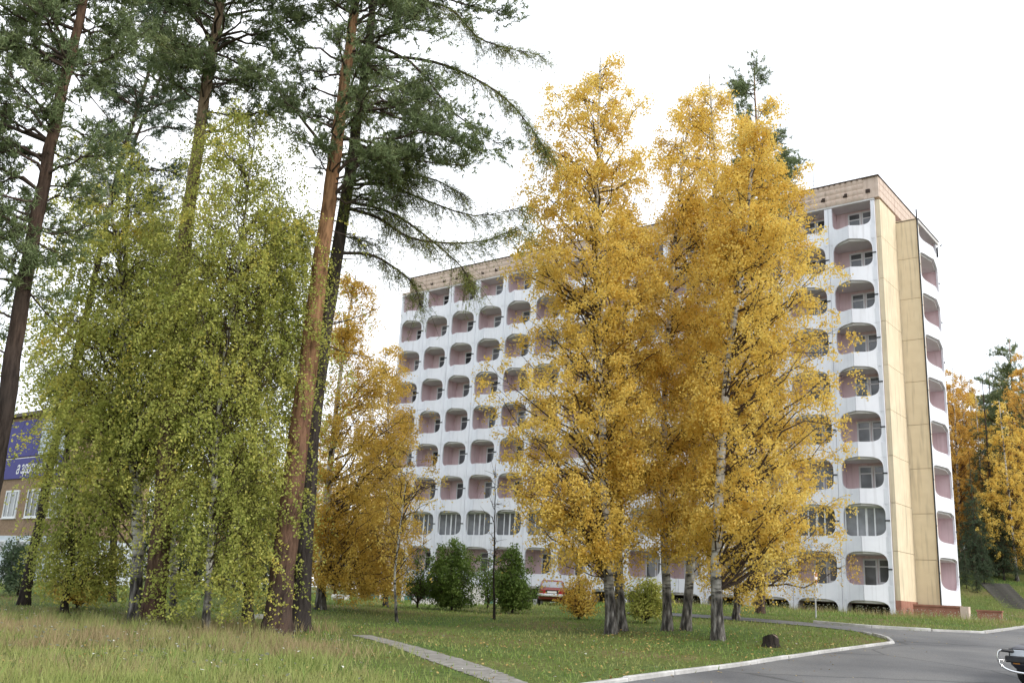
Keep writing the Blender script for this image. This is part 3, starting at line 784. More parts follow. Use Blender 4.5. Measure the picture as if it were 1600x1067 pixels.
# ------------------------------------------------------------------ brick building behind the left trees
def left_building():
    # right end of the wall hidden in foliage, wall parallel to the big block
    ang = -YAW
    e = np.array([math.cos(YAW), -math.sin(YAW)])          # along wall, to the near end
    g = at_y(20, 905, 64.0)
    zb = float(terrain(g[0], g[1])) - 0.05
    root = empty('brick_building', (g[0], g[1], zb), ang, 'brown brick public building with pale plinth behind the green birches', 'building')
    H = 11.0
    link('wall', box_mesh('wall', M['brick'], (-22, 4.5, 0, 6, 2.95, H)), root)
    link('plinth', box_mesh('plinth', M['plaster'], (-22.06, 4.56, -0.06, 6.06, -1.2, 2.948)), root)
    link('roof', box_mesh('roof', M['roofedge'], (-22.3, 4.8, -0.3, 6.3, H, H + 0.25)), root)
    wfm = bmesh.new(); frame_rect(wfm, -0.95, 0.95, 0, 1.85, 0.11, -0.07, 0.03)
    bm_box(wfm, -0.30, -0.21, -0.06, 0.02, 0.1, 1.75); bm_box(wfm, 0.45, 0.52, -0.06, 0.02, 0.1, 1.75)
    bm_box(wfm, -1.0, 1.0, -0.14, 0.02, -0.06, -0.002)
    wm = bm_mesh('window', wfm, M['frame'])
    pn = box_mesh('pane', M['glass'], (-0.84, 0.84, -0.02, 0.01, 0.11, 1.74))
    for zz in (4.1,):
        for k in range(-5, 2):
            if zz > 8 and -2 < k < 2: continue
            w_ = link('window', wm, root, (1.0 + k * 3.1, -0.002, zz)); link('pane', pn, w_)
    bmw = bmesh.new(); frame_rect(bmw, -0.7, 0.7, 0, 0.8, 0.1, -0.07, 0.03); wm2 = bm_mesh('cellar_window', bmw, M['frame'])
    pn2 = box_mesh('pane', M['glass'], (-0.6, 0.6, -0.02, 0.01, 0.1, 0.7))
    for k in range(-5, 2):
        w_ = link('cellar_window', wm2, root, (0.6 + k * 3.1, -0.062, 1.85)); link('pane', pn2, w_)
    # banner with lettering
    c, s = math.cos(YAW), math.sin(YAW)
    def w(x, y, z): return (g[0] + c * x + s * y, g[1] - s * x + c * y, zb + z)
    ban = empty('banner', w(-3.0, -0.10, 6.72), ang, 'wide blue banner with white lettering on the brick building', 'banner')
    link('sheet', box_mesh('sheet', M['banner'], (-3, 7.0, -0.02, 0.02, 0, 1.35)), ban)
    link('upper_edge', box_mesh('upper_edge', M['letter'], (-3, 7.0, -0.026, 0.02, 1.352, 1.40)), ban)
    cu = bpy.data.curves.new('lettering', 'FONT'); cu.body = 'а здоровый об'; cu.size = 1.12; cu.extrude = 0.004; cu.shear = 0.22; cu.space_character = 0.9; cu.offset = 0.006
    to = bpy.data.objects.new('lettering_tmp', cu); col.objects.link(to)
    bpy.context.view_layer.update()
    me = bpy.data.meshes.new_from_object(to.evaluated_get(bpy.context.evaluated_depsgraph_get()))
    bpy.data.objects.remove(to)
    me.materials.clear(); me.materials.append(M['letter'])
    link('lettering', me, ban, (0.95, -0.03, 0.32), (math.pi / 2, 0, 0), (0.78, 1.0, 1.0))
    b2 = empty('banner', w(-3.0, -0.10, 8.2), ang, 'upright violet blue banner above the lettered one', 'banner')
    link('sheet', box_mesh('sheet', M['banner'], (-3, 3.6, -0.02, 0.02, 0, 2.5)), b2)
    link('edge_strip', box_mesh('edge_strip', M['plaster'], (3.601, 7.0, -0.02, 0.02, 0, 2.4)), b2)
    # white low rail at its foot
    rr = Acc()
    fr = empty('low_fence', w(-8, -6.0, 0), ang, 'low white rail fence before the brick building', 'fence')
    z_at = lambda x: float(terrain(w(-8 + x, -6, 0)[0], w(-8 + x, -6, 0)[1])) - zb
    pm_ = box_mesh('post', M['letter'], (-0.05, 0.05, -0.05, 0.05, -0.3, 0.55))
    for k in range(10): link('post', pm_, fr, (k * 2.2, 0, z_at(k * 2.2)))
    for k in range(9):
        za, zb_ = z_at(k * 2.2), z_at(k * 2.2 + 2.2)
        v_, q_ = tube_np([(k * 2.2, 0, za + 0.5), (k * 2.2 + 2.2, 0, zb_ + 0.5)], [0.06, 0.06], 6)
        link('rail', mesh_np('rail', v_, q_, M['letter'], smooth=True), fr)
left_building()
# ------------------------------------------------------------------ trees
def catmull3(p, n):
    p = np.asarray(p, float)
    q = np.vstack([2 * p[0] - p[1], p, 2 * p[-1] - p[-2]])
    out = []
    for i in range(1, len(q) - 2):
        a, b, c, d = q[i - 1:i + 3]
        for t in np.linspace(0, 1, n, endpoint=False):
            out.append(0.5 * ((2 * b) + (c - a) * t + (2 * a - 5 * b + 4 * c - d) * t * t + (3 * b - a - 3 * c + d) * t ** 3))
    out.append(q[-2])
    return np.array(out)

class Frame:
    """a tree's foot on the ground, its trunk line and its crown envelope, all in metres"""
    def __init__(self, trunk_px, outline_px, base=None, dlean=0.0, metric=None, grow=1.0):
        self.base = ground_hit(*trunk_px[0]) if base is None else np.asarray(base, float)
        Y = self.base[1]
        if metric:
            self.trunk = catmull3(metric['trunk'], 6); self.H = self.trunk[-1, 2]
            self.env = np.array(metric['env'], float); self.d = float(np.linalg.norm(self.base[:2]))
            return
        pts = np.array([at_y(x, y, Y) for x, y in trunk_px]) - self.base
        pts[0] = (0, 0, 0)
        if abs(dlean) > 0: pts[:, 1] += dlean * (pts[:, 2] / max(pts[-1, 2], 1)) ** 1.5
        self.trunk = catmull3(pts, 6)
        self.trunk[1:-1, :2] += rng.normal(size=(len(self.trunk) - 2, 2)) * 0.012
        self.H = self.trunk[-1, 2]
        rows = []
        for y, xl, xr in outline_px:
            a, b = at_y(xl, y, Y) - self.base, at_y(xr, y, Y) - self.base
            rows.append(((a[2] + b[2]) / 2, (a[0] + b[0]) / 2, abs(b[0] - a[0]) / 2 * grow + 0.12 * (grow > 1)))
        rows.sort()
        self.env = np.array(rows)
        self.d = float(np.linalg.norm(self.base[:2]))
    def tpos(self, z):
        z = np.clip(z, 0, self.H)
        return np.stack([np.interp(z, self.trunk[:, 2], self.trunk[:, 0]), np.interp(z, self.trunk[:, 2], self.trunk[:, 1]), z], -1)
    def cx(self, z): return np.interp(z, self.env[:, 0], self.env[:, 1])
    def R(self, z): return np.interp(z, self.env[:, 0], self.env[:, 2], left=0.0, right=0.0)
    def sample_z(self, n, pw=1.2):
        zz = np.linspace(self.env[0, 0], self.env[-1, 0], 200)
        w = np.maximum(self.R(zz), 0.12) ** pw
        c = np.cumsum(w); c /= c[-1]
        return np.interp(rng.random(n), c, zz)

def trunk_mesh(fr, r0, mat, flare=0.38, sides=14, tip=0.12, pw=0.85, name='trunk'):
    t = fr.trunk
    zr = np.clip(t[:, 2] / fr.H, 0, 1)
    pts = catmull3(t, 2) if len(t) < 60 else t
    zr = np.clip(pts[:, 2] / fr.H, 0, 1)
    # densify near the foot
    foot = np.array([[0, 0, -0.35], [0, 0, -0.05]])
    low = np.array([fr.tpos(z) for z in (0.08, 0.2, 0.4, 0.7)])
    pts = np.vstack([foot, low, pts[pts[:, 2] > 0.9]])
    zr = np.clip(pts[:, 2] / fr.H, 0, 1)
    rad = r0 * ((1 - zr) ** pw * (1 - tip) + tip) * (1 + flare * np.exp(-np.maximum(pts[:, 2], 0) / 0.35))
    v, q = tube_np(pts, rad, sides)
    ang = np.tile(np.arange(sides) * 2 * math.pi / sides, len(pts))
    zc = np.repeat(pts[:, 2], sides)
    lob = 0.18 * np.exp(-np.maximum(zc, 0) / 0.5) * np.cos(ang * 5 + r0 * 37) + 0.03 * np.sin(ang * 3 + zc * 1.7) + 0.02 * rng.normal(size=len(zc))
    ctr = np.repeat(pts, sides, axis=0)
    v = ctr + (v - ctr) * (1 + lob[:, None])
    return mesh_np(name, v, q, mat, smooth=True)

def curve_pts(s, e, mid_lift, n=7):
    t = np.linspace(0, 1, n)[:, None]
    m = (s + e) / 2 + np.array([0, 0, mid_lift])
    return (1 - t) ** 2 * s + 2 * t * (1 - t) * m + t ** 2 * e

def limbs(fr, nb, rise, rmin=0.35, inner=0.55, depth=0.9, sag=0.1, r_base=0.05, pw=1.3, ragged=0.08):
    """limbs from the trunk to points spread through the envelope -> list of polylines"""
    out = []
    zt = fr.sample_z(nb, pw)
    for z in zt:
        az = rng.uniform(0, 2 * math.pi)
        R = float(fr.R(z)); k = rng.uniform(inner, 1.0) ** 0.7 * (1 + ragged * rng.normal())
        e = np.array([fr.cx(z) + math.cos(az) * R * k, fr.tpos(z)[1] + math.sin(az) * R * k * depth, z])
        L = math.hypot(e[0] - fr.tpos(z)[0], e[1] - fr.tpos(z)[1])
        zs = max(min(z - L * rng.uniform(*rise), fr.H * 0.97), fr.H * 0.08)
        s = fr.tpos(zs)
        p = curve_pts(s, e, sag * L)
        p[1:-1] += rng.normal(size=(len(p) - 2, 3)) * 0.03 * L
        p += np.sin(np.linspace(0, math.pi, len(p)))[:, None] * rng.normal(size=3) * 0.10 * L
        out.append(p)
    return out

def birch_tree(label, trunk_px, outline_px, leaf, r0, nb, nt, nl, hang=(0.35, 1.0), L=0.092, W=0.07, bark='birch_bark', group=None,
               depth=0.9, base=None, name='birch_tree', twig='twig', rise=(0.5, 1.1), spread=0.55, jit=0.09, sub_n=4, cat='tree', metric=None):
    fr = Frame(trunk_px, outline_px, base, metric=metric, grow=1.1 if cat == 'tree' else 1.0)
    root = empty(name, tuple(fr.base), 0, label, cat, group)
    link('trunk', trunk_mesh(fr, r0, M[bark]), root)
    lb = limbs(fr, nb, rise, depth=depth, pw=1.05, ragged=0.10 if cat == 'tree' else 0.26)
    acc = Acc()
    for p in lb:
        Lb = np.linalg.norm(p[-1] - p[0])
        acc.add(*tube_np(p, np.linspace(0.010 + 0.0085 * Lb, 0.004, len(p)), 5))
    side = []
    for p in lb:
        Lb = np.linalg.norm(p[-1] - p[0])
        for k in range(sub_n):
            f = rng.uniform(0.25, 0.95); idx = f * (len(p) - 1); i = min(int(idx), len(p) - 2)
            s = p[i] + (p[i + 1] - p[i]) * (idx - i)
            d = unit(unit(p[-1] - p[0]) * 0.5 + rng.normal(size=3) * np.array([0.9, 0.9, 0.45]))
            q_ = curve_pts(s, s + d * (0.25 + 0.42 * Lb * (1.1 - f * 0.6)) * rng.uniform(0.6, 1.2), 0.06 * Lb, 4)
            acc.add(*tube_np(q_, np.linspace(0.010, 0.004, 4), 3)); side.append(q_)
    lb = lb + side
    starts, outs = [], []
    per = max(1, nt // len(lb))
    for p in lb:
        f = rng.uniform(0.30, 1.0, per) ** 0.8
        idx = f * (len(p) - 1)
        i = np.minimum(idx.astype(int), len(p) - 2); fr_ = (idx - i)[:, None]
        starts.append(p[i] * (1 - fr_) + p[i + 1] * fr_)
        outs.append(np.repeat([unit(p[-1] - p[0])], per, axis=0))
    p0 = np.concatenate(starts); od = np.concatenate(outs)
    T = len(p0)
    hl = rng.uniform(hang[0], hang[1], (T, 1))
    dirh = unit(od + rng.normal(size=(T, 3)) * spread * 1.6)
    p1 = p0 + dirh * hl * 0.42
    p2 = p1 + dirh * hl * 0.22 + np.array([0, 0, -1.0]) * hl * 0.62
    gz_ = -0.02 + 0.25
    p2[:, 2] = np.maximum(p2[:, 2], gz_ + rng.random(T) ** 2 * 1.6); p1[:, 2] = np.maximum(p1[:, 2], gz_ + 0.05)
    hs = slice(0, None, 3)
    v, q = twigs_np(p0[hs], p1[hs], p2[hs], np.full(len(p0[hs]), 0.007))
    acc.add(v, q)
    link('branches', acc.mesh('branches', M[twig]), root)
    # leaves along the twigs
    ti = rng.integers(0, T, nl)
    t = rng.random((nl, 1)) ** 0.75
    c = (1 - t) ** 2 * p0[ti] + 2 * t * (1 - t) * p1[ti] + t ** 2 * p2[ti]
    c = c + rng.normal(size=(nl, 3)) * jit
    v, q = leaf_quads(c, L, W)
    tw = rng.random(T)
    rnd = np.clip(0.55 * rng.random(nl) + 0.45 * tw[ti], 0, 1)
    link('crown', mesh_np('crown', v, q, M[leaf], rnd=rnd), root)
    return root

def conifer(label, trunk_px, outline_px, r0, bark, needle, nb, ns, nt, K=22, L=0.17, W=0.021, base=None, name='pine_tree', group=None,
            rise=(-0.1, 0.5), extra=(), sub=(0.5, 1.2), up=0.25, dead=0, inner=0.45, depth=1.0, twig='twig', droop=0.0, sag=0.1, tufts_on=(0.35, 1.0), pw=1.3, tip=0.12, metric=None):
    fr = Frame(trunk_px, outline_px, base, metric=metric)
    root = empty(name, tuple(fr.base), 0, label, 'tree', group)
    link('trunk', trunk_mesh(fr, r0, M[bark], tip=tip), root)
    lb = limbs(fr, nb, rise, depth=depth, inner=inner, sag=sag, pw=pw)
    for px, dy in extra:       # limbs traced from the photograph, given their own reach towards or away from the camera
        n_ = len(px)
        p = np.array([at_y(x, y, fr.base[1]) for x, y in px]) - fr.base
        p[0] = fr.tpos(p[0, 2])
        p[:, 1] += np.linspace(0, dy, n_)
        lb.append(catmull3(p, 3)); 
    acc = Acc()
    for p in lb:
        Lb = np.linalg.norm(p[-1] - p[0])
        acc.add(*tube_np(p, np.linspace(min(0.062, 0.018 + 0.013 * Lb), 0.006, len(p)), 6))
    for k in range(dead):
        z = rng.uniform(0.25, 0.7) * fr.H; s = fr.tpos(z); az = rng.uniform(0, 6.28); l = rng.uniform(0.6, 2.2)
        e = s + np.array([math.cos(az) * l, math.sin(az) * l, rng.uniform(-0.5, 0.5) * l])
        acc.add(*tube_np(curve_pts(s, e, -0.1 * l, 6), np.linspace(0.025, 0.006, 6), 5))
    wts = np.array([np.linalg.norm(p[-1] - p[0]) + 0.3 for p in lb]); wts[len(lb) - len(extra):] *= 1.3
    cnt = np.maximum(1, (ns * wts / wts.sum()).astype(int))
    S, D = [], []
    for p, k in zip(lb, cnt):
        f = rng.uniform(tufts_on[0], tufts_on[1], k)
        idx = f * (len(p) - 1); i = np.minimum(idx.astype(int), len(p) - 2); w = (idx - i)[:, None]
        S.append(p[i] * (1 - w) + p[i + 1] * w)
        od = unit(p[i + 1] - p[i])
        D.append(unit(od + rng.normal(size=(k, 3)) * np.array([0.8, 0.8, 0.35]) + np.array([0, 0, up - droop])))
    p0 = np.concatenate(S); dd = np.concatenate(D); T = len(p0)
    sl = rng.uniform(sub[0], sub[1], (T, 1))
    p1 = p0 + dd * sl * 0.5 + rng.normal(size=(T, 3)) * 0.05
    p2 = p0 + dd * sl + np.array([0, 0, up * 0.3 - droop * 0.55]) * sl
    v, q = twigs_np(p0, p1, p2, np.full(T, 0.010)); acc.add(v, q)
    link('branches', acc.mesh('branches', M[twig]), root)
    ti = rng.integers(0, T, nt)
    t = rng.uniform(0.25, 1.0, (nt, 1))
    c = (1 - t) ** 2 * p0[ti] + 2 * t * (1 - t) * p1[ti] + t ** 2 * p2[ti] + rng.normal(size=(nt, 3)) * 0.09
    d = unit(dd[ti] + rng.normal(size=(nt, 3)) * 0.5 + np.array([0, 0, up]))
    v, f = needle_tris(c, d, L, W, K)
    rnd = np.clip(np.repeat(0.6 * rng.random(nt) + 0.2 * rng.random(T)[ti], K) + 0.2 * rng.random(nt * K), 0, 1)
    link('crown', mesh_np('crown', v, f, M[needle], rnd=rnd), root)
    return root

GY = 'golden birches on the lawn'
birch_tree('tall golden birch with a broad crown and thick pale patched trunk',
           [(955, 990), (946, 800), (937, 560), (934, 300), (938, 90)],
           [(70, 930, 944), (110, 893, 970), (160, 858, 1002), (220, 842, 1012), (300, 826, 1018), (400, 815, 1022), (500, 806, 1020), (600, 798, 1012), (700, 794, 1005), (790, 808, 1000), (850, 850, 990), (885, 915, 980)],
           'yellow_leaf', 0.18, 200, 3800, 105000, group=GY)
birch_tree('slim dark stemmed golden birch growing at the foot of the tall pale trunked birch',
           [(971, 985), (966, 850), (972, 600), (985, 330)],
           [(290, 972, 1002), (380, 950, 1042), (480, 935, 1050), (600, 915, 1048), (790, 905, 1035), (860, 940, 1005), (900, 955, 985)],
           'yellow_leaf', 0.17, 100, 1500, 30000, group=GY)
birch_tree('golden birch with a slim patched trunk between the forked pair and the leaning stem',
           [(1043, 985), (1037, 750), (1045, 500), (1062, 300), (1078, 170)],
           [(165, 1066, 1092), (250, 1034, 1115), (350, 1024, 1130), (450, 1014, 1130), (600, 1000, 1110), (750, 995, 1100), (820, 1005, 1085), (860, 1020, 1065)],
           'yellow_leaf', 0.165, 120, 2000, 48000, group=GY)
birch_tree('golden birch with a bark striped leaning stem beside the slim patched trunk',
           [(1072, 985), (1084, 800), (1102, 500), (1118, 300), (1108, 115)],
           [(108, 1098, 1112), (150, 1066, 1140), (220, 1050, 1175), (350, 1036, 1195), (500, 1036, 1205), (650, 1036, 1195), (790, 1035, 1175), (860, 1055, 1140)],
           'yellow_leaf', 0.165, 130, 2200, 58000, group=GY)
birch_tree('widest golden birch with a black and white trunk beside the tree stump',
           [(1122, 1000), (1120, 850), (1135, 600), (1160, 400), (1186, 165)],
           [(160, 1176, 1198), (210, 1148, 1226), (280, 1124, 1252), (360, 1114, 1280), (440, 1112, 1296), (520, 1104, 1300), (600, 1096, 1304), (680, 1094, 1296), (760, 1084, 1290), (820, 1084, 1262), (865, 1100, 1235)],
           'yellow_leaf', 0.19, 170, 3000, 88000, group=GY)
birch_tree('small golden birch leafy down to the grass behind the black and white trunk',
           [(1150, 968), (1156, 800), (1162, 480)],
           [(470, 1150, 1176), (600, 1110, 1225), (750, 1096, 1265), (850, 1096, 1310), (900, 1104, 1318), (950, 1128, 1172)],
           'amber_leaf', 0.14, 80, 1200, 20000, group=GY)
GB = 'amber birches beside the left end of the block'
birch_tree('amber birch with a thick dark trunk standing beyond the two old conifers',
           [(500, 952), (510, 800), (530, 600), (556, 430)],
           [(425, 550, 566), (500, 528, 596), (580, 515, 625), (680, 505, 640), (780, 496, 640), (880, 496, 622), (940, 500, 590)],
           'amber_leaf', 0.2, 140, 2600, 56000, group=GB)
birch_tree('low amber birch leafy to the lawn beside the end of the white block',
           [(603, 948), (606, 850), (608, 700), (602, 545)],
           [(540, 585, 618), (620, 562, 640), (700, 552, 650), (800, 548, 645), (880, 552, 636), (935, 560, 620)],
           'amber_leaf', 0.12, 100, 1700, 36000, group=GB)
birch_tree('sparse young birch with a few yellow leaves and a thin pale stem', [(620, 972), (617, 900), (628, 800), (642, 690)],
           [(690, 625, 690), (760, 602, 692), (850, 596, 680), (900, 605, 650)], 'yellow_leaf', 0.05, 24, 160, 1100, bark='birch_bark_white', name='birch_sapling', twig='twig')
birch_tree('bare thin sapling standing on the lawn in front of a bush', [(772, 968), (772, 880), (773, 800), (774, 725)],
           [(725, 766, 782), (800, 755, 790), (880, 760, 785)], 'amber_leaf', 0.045, 12, 30, 60, bark='dark_bark', name='bare_sapling')
GG = 'weeping green birches around the pine trunks'
birch_tree('tall weeping green birch whose white stem leans on a dark trunk',
           [(212, 974), (214, 800), (198, 600), (188, 420), (160, 250)],
           [(235, 146, 174), (300, 112, 225), (400, 96, 280), (500, 84, 310), (590, 80, 315), (660, 104, 300), (720, 108, 270), (760, 108, 215), (790, 112, 185)],
           'green_leaf', 0.19, 170, 2000, 64000, hang=(1.0, 3.0), bark='birch_bark', group=GG, spread=0.28, jit=0.055)
birch_tree('weeping green birch hanging like a curtain before the reddish pine',
           [(322, 986), (332, 800), (345, 600), (375, 400), (400, 190)],
           [(182, 390, 408), (230, 352, 430), (320, 322, 455), (420, 290, 468), (520, 272, 470), (620, 262, 460), (700, 270, 448), (780, 290, 425), (860, 300, 395), (930, 304, 372), (960, 310, 355)],
           'green_leaf', 0.10, 210, 2700, 100000, L=0.08, W=0.058, hang=(1.0, 3.2), bark='birch_bark_white', group=GG, spread=0.28, jit=0.055)
birch_tree('narrow weeping green birch with a mossy dark foot near the leaning old pine',
           [(386, 972), (392, 850), (396, 700), (404, 500), (442, 320)],
           [(300, 428, 456), (380, 390, 476), (480, 370, 478), (600, 356, 466), (700, 346, 452), (800, 356, 452), (880, 370, 420)],
           'green_leaf', 0.16, 110, 1900, 42000, hang=(0.6, 2.0), bark='dark_bark', group=GG, spread=0.28, jit=0.055)
birch_tree('low weeping green birch whose leaves reach the grass before the brick building',
           [(100, 957), (112, 850), (106, 700), (96, 540)],
           [(520, 84, 116), (580, 70, 160), (660, 86, 190), (740, 90, 200), (800, 78, 205), (880, 74, 190), (935, 84, 160)],
           'green_leaf', 0.10, 100, 1500, 30000, hang=(0.5, 1.6), bark='dark_bark', group=GG, spread=0.4, jit=0.07)

birch_tree('yellowing weeping birch filling the gap behind the pale upper pine trunk',
           [(272, 962), (268, 800), (262, 600), (258, 430), (262, 330)],
           [(325, 250, 276), (400, 218, 318), (500, 196, 345), (600, 180, 350), (680, 180, 345), (730, 200, 320)],
           'green_leaf', 0.12, 110, 1800, 34000, hang=(0.7, 2.4), bark='birch_bark_white', group=GG, spread=0.28, jit=0.055)
PX = 'old conifers by the tall grass'
conifer('old pine with bare dark trunk standing farthest out by the brick building end', [(-75, 1000), (-2, 700), (40, 430), (85, 200), (130, 0), (160, -190), (175, -330)],
        [(-340, 150, 200), (-200, 20, 290), (-100, -40, 290), (0, -60, 240), (120, -90, 190), (250, -100, 165), (380, -90, 140), (480, -70, 90), (540, -60, 50)],
        0.23, 'pine_bark_high', 'needle', 125, 1800, 10500, K=12, W=0.029, group=PX, dead=10, depth=0.8)
conifer('old pine with reddish foot and pale upper trunk rising through the weeping birches', [(236, 978), (255, 800), (272, 520), (300, 300), (325, 120), (345, 0), (365, -170), (372, -300)],
        [(-320, 340, 400), (-200, 260, 460), (-80, 190, 490), (0, 190, 490), (80, 200, 490), (150, 220, 470), (205, 270, 420)],
        0.31, 'pine_bark_pale', 'needle', 90, 1400, 9500, K=12, W=0.029, group=PX, dead=8, depth=0.8)
conifer('slender dark pine leaning behind the low weeping birch', [(36, 945), (85, 700), (140, 470), (185, 265), (225, 140), (262, 0), (280, -90)],
        [(-100, 250, 310), (0, 190, 330), (100, 160, 310), (250, 110, 290), (400, 110, 270), (540, 90, 190)],
        0.17, 'dark_bark', 'needle_dark', 55, 700, 4000, K=12, L=0.17, W=0.024, group=PX, dead=14)
conifer('slender dark pine rising straight between the weeping birches', [(174, 940), (182, 700), (196, 420), (205, 250), (240, 150), (268, 70), (300, -60)],
        [(-80, 270, 330), (0, 220, 350), (100, 180, 350), (200, 150, 300), (320, 130, 280)],
        0.15, 'dark_bark', 'needle_dark', 45, 600, 3600, K=12, L=0.17, W=0.024, group=PX, dead=14)
conifer('old pine with a bare orange trunk leaning beside the blackish larch', [(430, 990), (455, 780), (490, 500), (525, 230), (553, 20), (566, -120), (575, -260)],
        [(-300, 540, 610), (-180, 470, 690), (-80, 450, 720), (0, 440, 720), (80, 410, 720), (160, 400, 720), (230, 420, 730), (290, 540, 690)],
        0.35, 'pine_bark', 'needle', 85, 1300, 8500, K=12, W=0.029, group=PX, dead=6, depth=0.8,
        extra=[([(545, 150), (590, 175), (650, 205), (720, 235), (750, 255)], -0.8), ([(548, 210), (600, 240), (660, 245), (735, 250)], 0.5), ([(560, 60), (640, 90), (710, 165), (790, 215)], 0.8), ([(560, -30), (650, -20), (720, 0), (790, 15)], 0.3), ([(520, 250), (480, 200), (440, 150), (400, 130)], -0.8)])
conifer('blackish old larch with long drooping limbs beside the orange pine', [(466, 984), (490, 650), (530, 380), (572, 100), (585, -20), (596, -150), (602, -260)],
        [(-260, 590, 620), (-120, 540, 680), (0, 540, 670), (100, 530, 690), (220, 540, 700), (330, 520, 640), (390, 520, 600)],
        0.30, 'larch_bark', 'larch', 46, 2200, 24000, K=6, L=0.085, W=0.015, group=PX, name='larch_tree', dead=10, up=0.0, droop=0.55, sub=(0.3, 1.1), rise=(-0.3, 0.2), tufts_on=(0.2, 1.0),
        extra=[([(574, 90), (640, 95), (700, 112), (760, 145), (800, 180), (835, 228), (852, 262)], -1.0),
               ([(582, 5), (650, 5), (705, 20), (745, 65), (790, 85), (842, 98)], -0.5),
               ([(548, 290), (600, 284), (650, 300), (740, 326), (818, 308)], 0.8),
               ([(540, 325), (590, 342), (640, 375), (700, 386), (760, 384), (818, 362)], -0.6),
               ([(530, 396), (575, 396), (610, 412), (645, 440), (655, 470)], 0.3),
               ([(560, 225), (610, 260), (680, 275), (730, 300)], 0.5),
               ([(545, 315), (600, 330), (650, 360), (720, 420), (735, 450)], -0.4)])
conifer('tall dark pine whose top shows above the golden birches', [(1188, 958), (1190, 700), (1188, 400), (1178, 95)],
        [(95, 1160, 1185), (140, 1140, 1206), (200, 1140, 1222), (270, 1150, 1246), (340, 1150, 1240), (420, 1160, 1220)],
        0.2, 'pine_bark', 'needle', 60, 800, 4600, K=16, L=0.2, W=0.026, dead=6)

#@@REST
# ------------------------------------------------------------------ bushes
birch_tree('dense green bush standing on the lawn, the wider of the clipped pair', [(706, 953), (706, 915), (706, 850)],
           [(842, 694, 718), (868, 674, 736), (900, 666, 742), (930, 668, 740), (950, 678, 732)], 'bush_leaf', 0.05, 90, 900, 15000, hang=(0.2, 0.5), L=0.11, W=0.07, bark='dark_bark', name='bush', cat='bush', rise=(0.9, 1.8), sub_n=3)
birch_tree('narrow dense green bush behind the bare sapling', [(800, 958), (800, 920), (798, 860)],
           [(856, 788, 808), (885, 776, 820), (915, 773, 826), (940, 776, 826), (956, 784, 818)], 'bush_leaf', 0.05, 80, 800, 12000, hang=(0.2, 0.5), L=0.11, W=0.07, bark='dark_bark', name='bush', cat='bush', rise=(0.9, 1.8), sub_n=3)
birch_tree('low amber shrub on the lawn beside the red car', [(904, 967), (904, 940), (906, 905)],
           [(903, 890, 922), (925, 876, 934), (945, 878, 934), (963, 888, 922)], 'amber_leaf', 0.04, 50, 500, 3000, hang=(0.2, 0.5), bark='dark_bark', name='bush', cat='bush', rise=(0.9, 1.8), sub_n=2)
birch_tree('low yellow green shrub between the birch trunks', [(1008, 973), (1008, 945), (1010, 905)],
           [(902, 990, 1028), (930, 982, 1036), (955, 986, 1034), (968, 996, 1024)], 'green_leaf', 0.04, 50, 500, 4200, hang=(0.2, 0.5), bark='dark_bark', name='bush', cat='bush', rise=(0.9, 1.8), sub_n=2)
birch_tree('thin grey green shrub by the foundation near the low amber birch', [(652, 950), (652, 915), (652, 868)],
           [(862, 632, 676), (895, 624, 688), (930, 632, 682)], 'bush_leaf', 0.04, 40, 350, 2200, hang=(0.2, 0.5), bark='dark_bark', name='bush', cat='bush', rise=(0.9, 1.8), sub_n=2)
birch_tree('thin grey green shrub by the foundation between the two dense bushes', [(762, 950), (762, 915), (764, 875)],
           [(870, 746, 782), (900, 740, 788), (935, 750, 780)], 'bush_leaf', 0.04, 40, 350, 2200, hang=(0.2, 0.5), bark='dark_bark', name='bush', cat='bush', rise=(0.9, 1.8), sub_n=2)
birch_tree('small dark shrub at the foot of the brick building', [(28, 930), (28, 900), (30, 850)],
           [(845, 10, 50), (880, -8, 66), (915, 4, 58)], 'needle_dark', 0.04, 50, 400, 5000, hang=(0.15, 0.4), bark='dark_bark', name='bush', cat='bush', rise=(0.8, 1.6), sub_n=2)
birch_tree('low orange tinted shrub under the weeping birches', [(120, 950), (120, 930), (122, 890)],
           [(890, 95, 150), (915, 85, 160), (940, 95, 150)], 'amber_leaf', 0.03, 40, 300, 2200, hang=(0.15, 0.4), bark='dark_bark', name='bush', cat='bush', rise=(0.8, 1.6), sub_n=2)

# ------------------------------------------------------------------ wood behind: a few trees grown once, then copied
def copy_tree(root, loc, rz, sc, label, group):
    r = root.copy(); col.objects.link(r)
    r.location = loc; r.rotation_euler = (0, 0, rz); r.scale = (sc, sc, sc)
    r['label'] = label; r['group'] = group
    for ch in root.children:
        c = ch.copy(); col.objects.link(c); c.parent = r
    return r

def metric_frame(H, rows, lean=0.0):
    return dict(trunk=[(0, 0, 0), (lean * 0.3, 0, H * 0.4), (lean, 0, H)], env=rows)

def spot(px, Y, dz=0.0):
    d = ray(px, 940); x = d[0] / d[1] * Y
    return (x, Y, float(terrain(x, Y)) + dz)

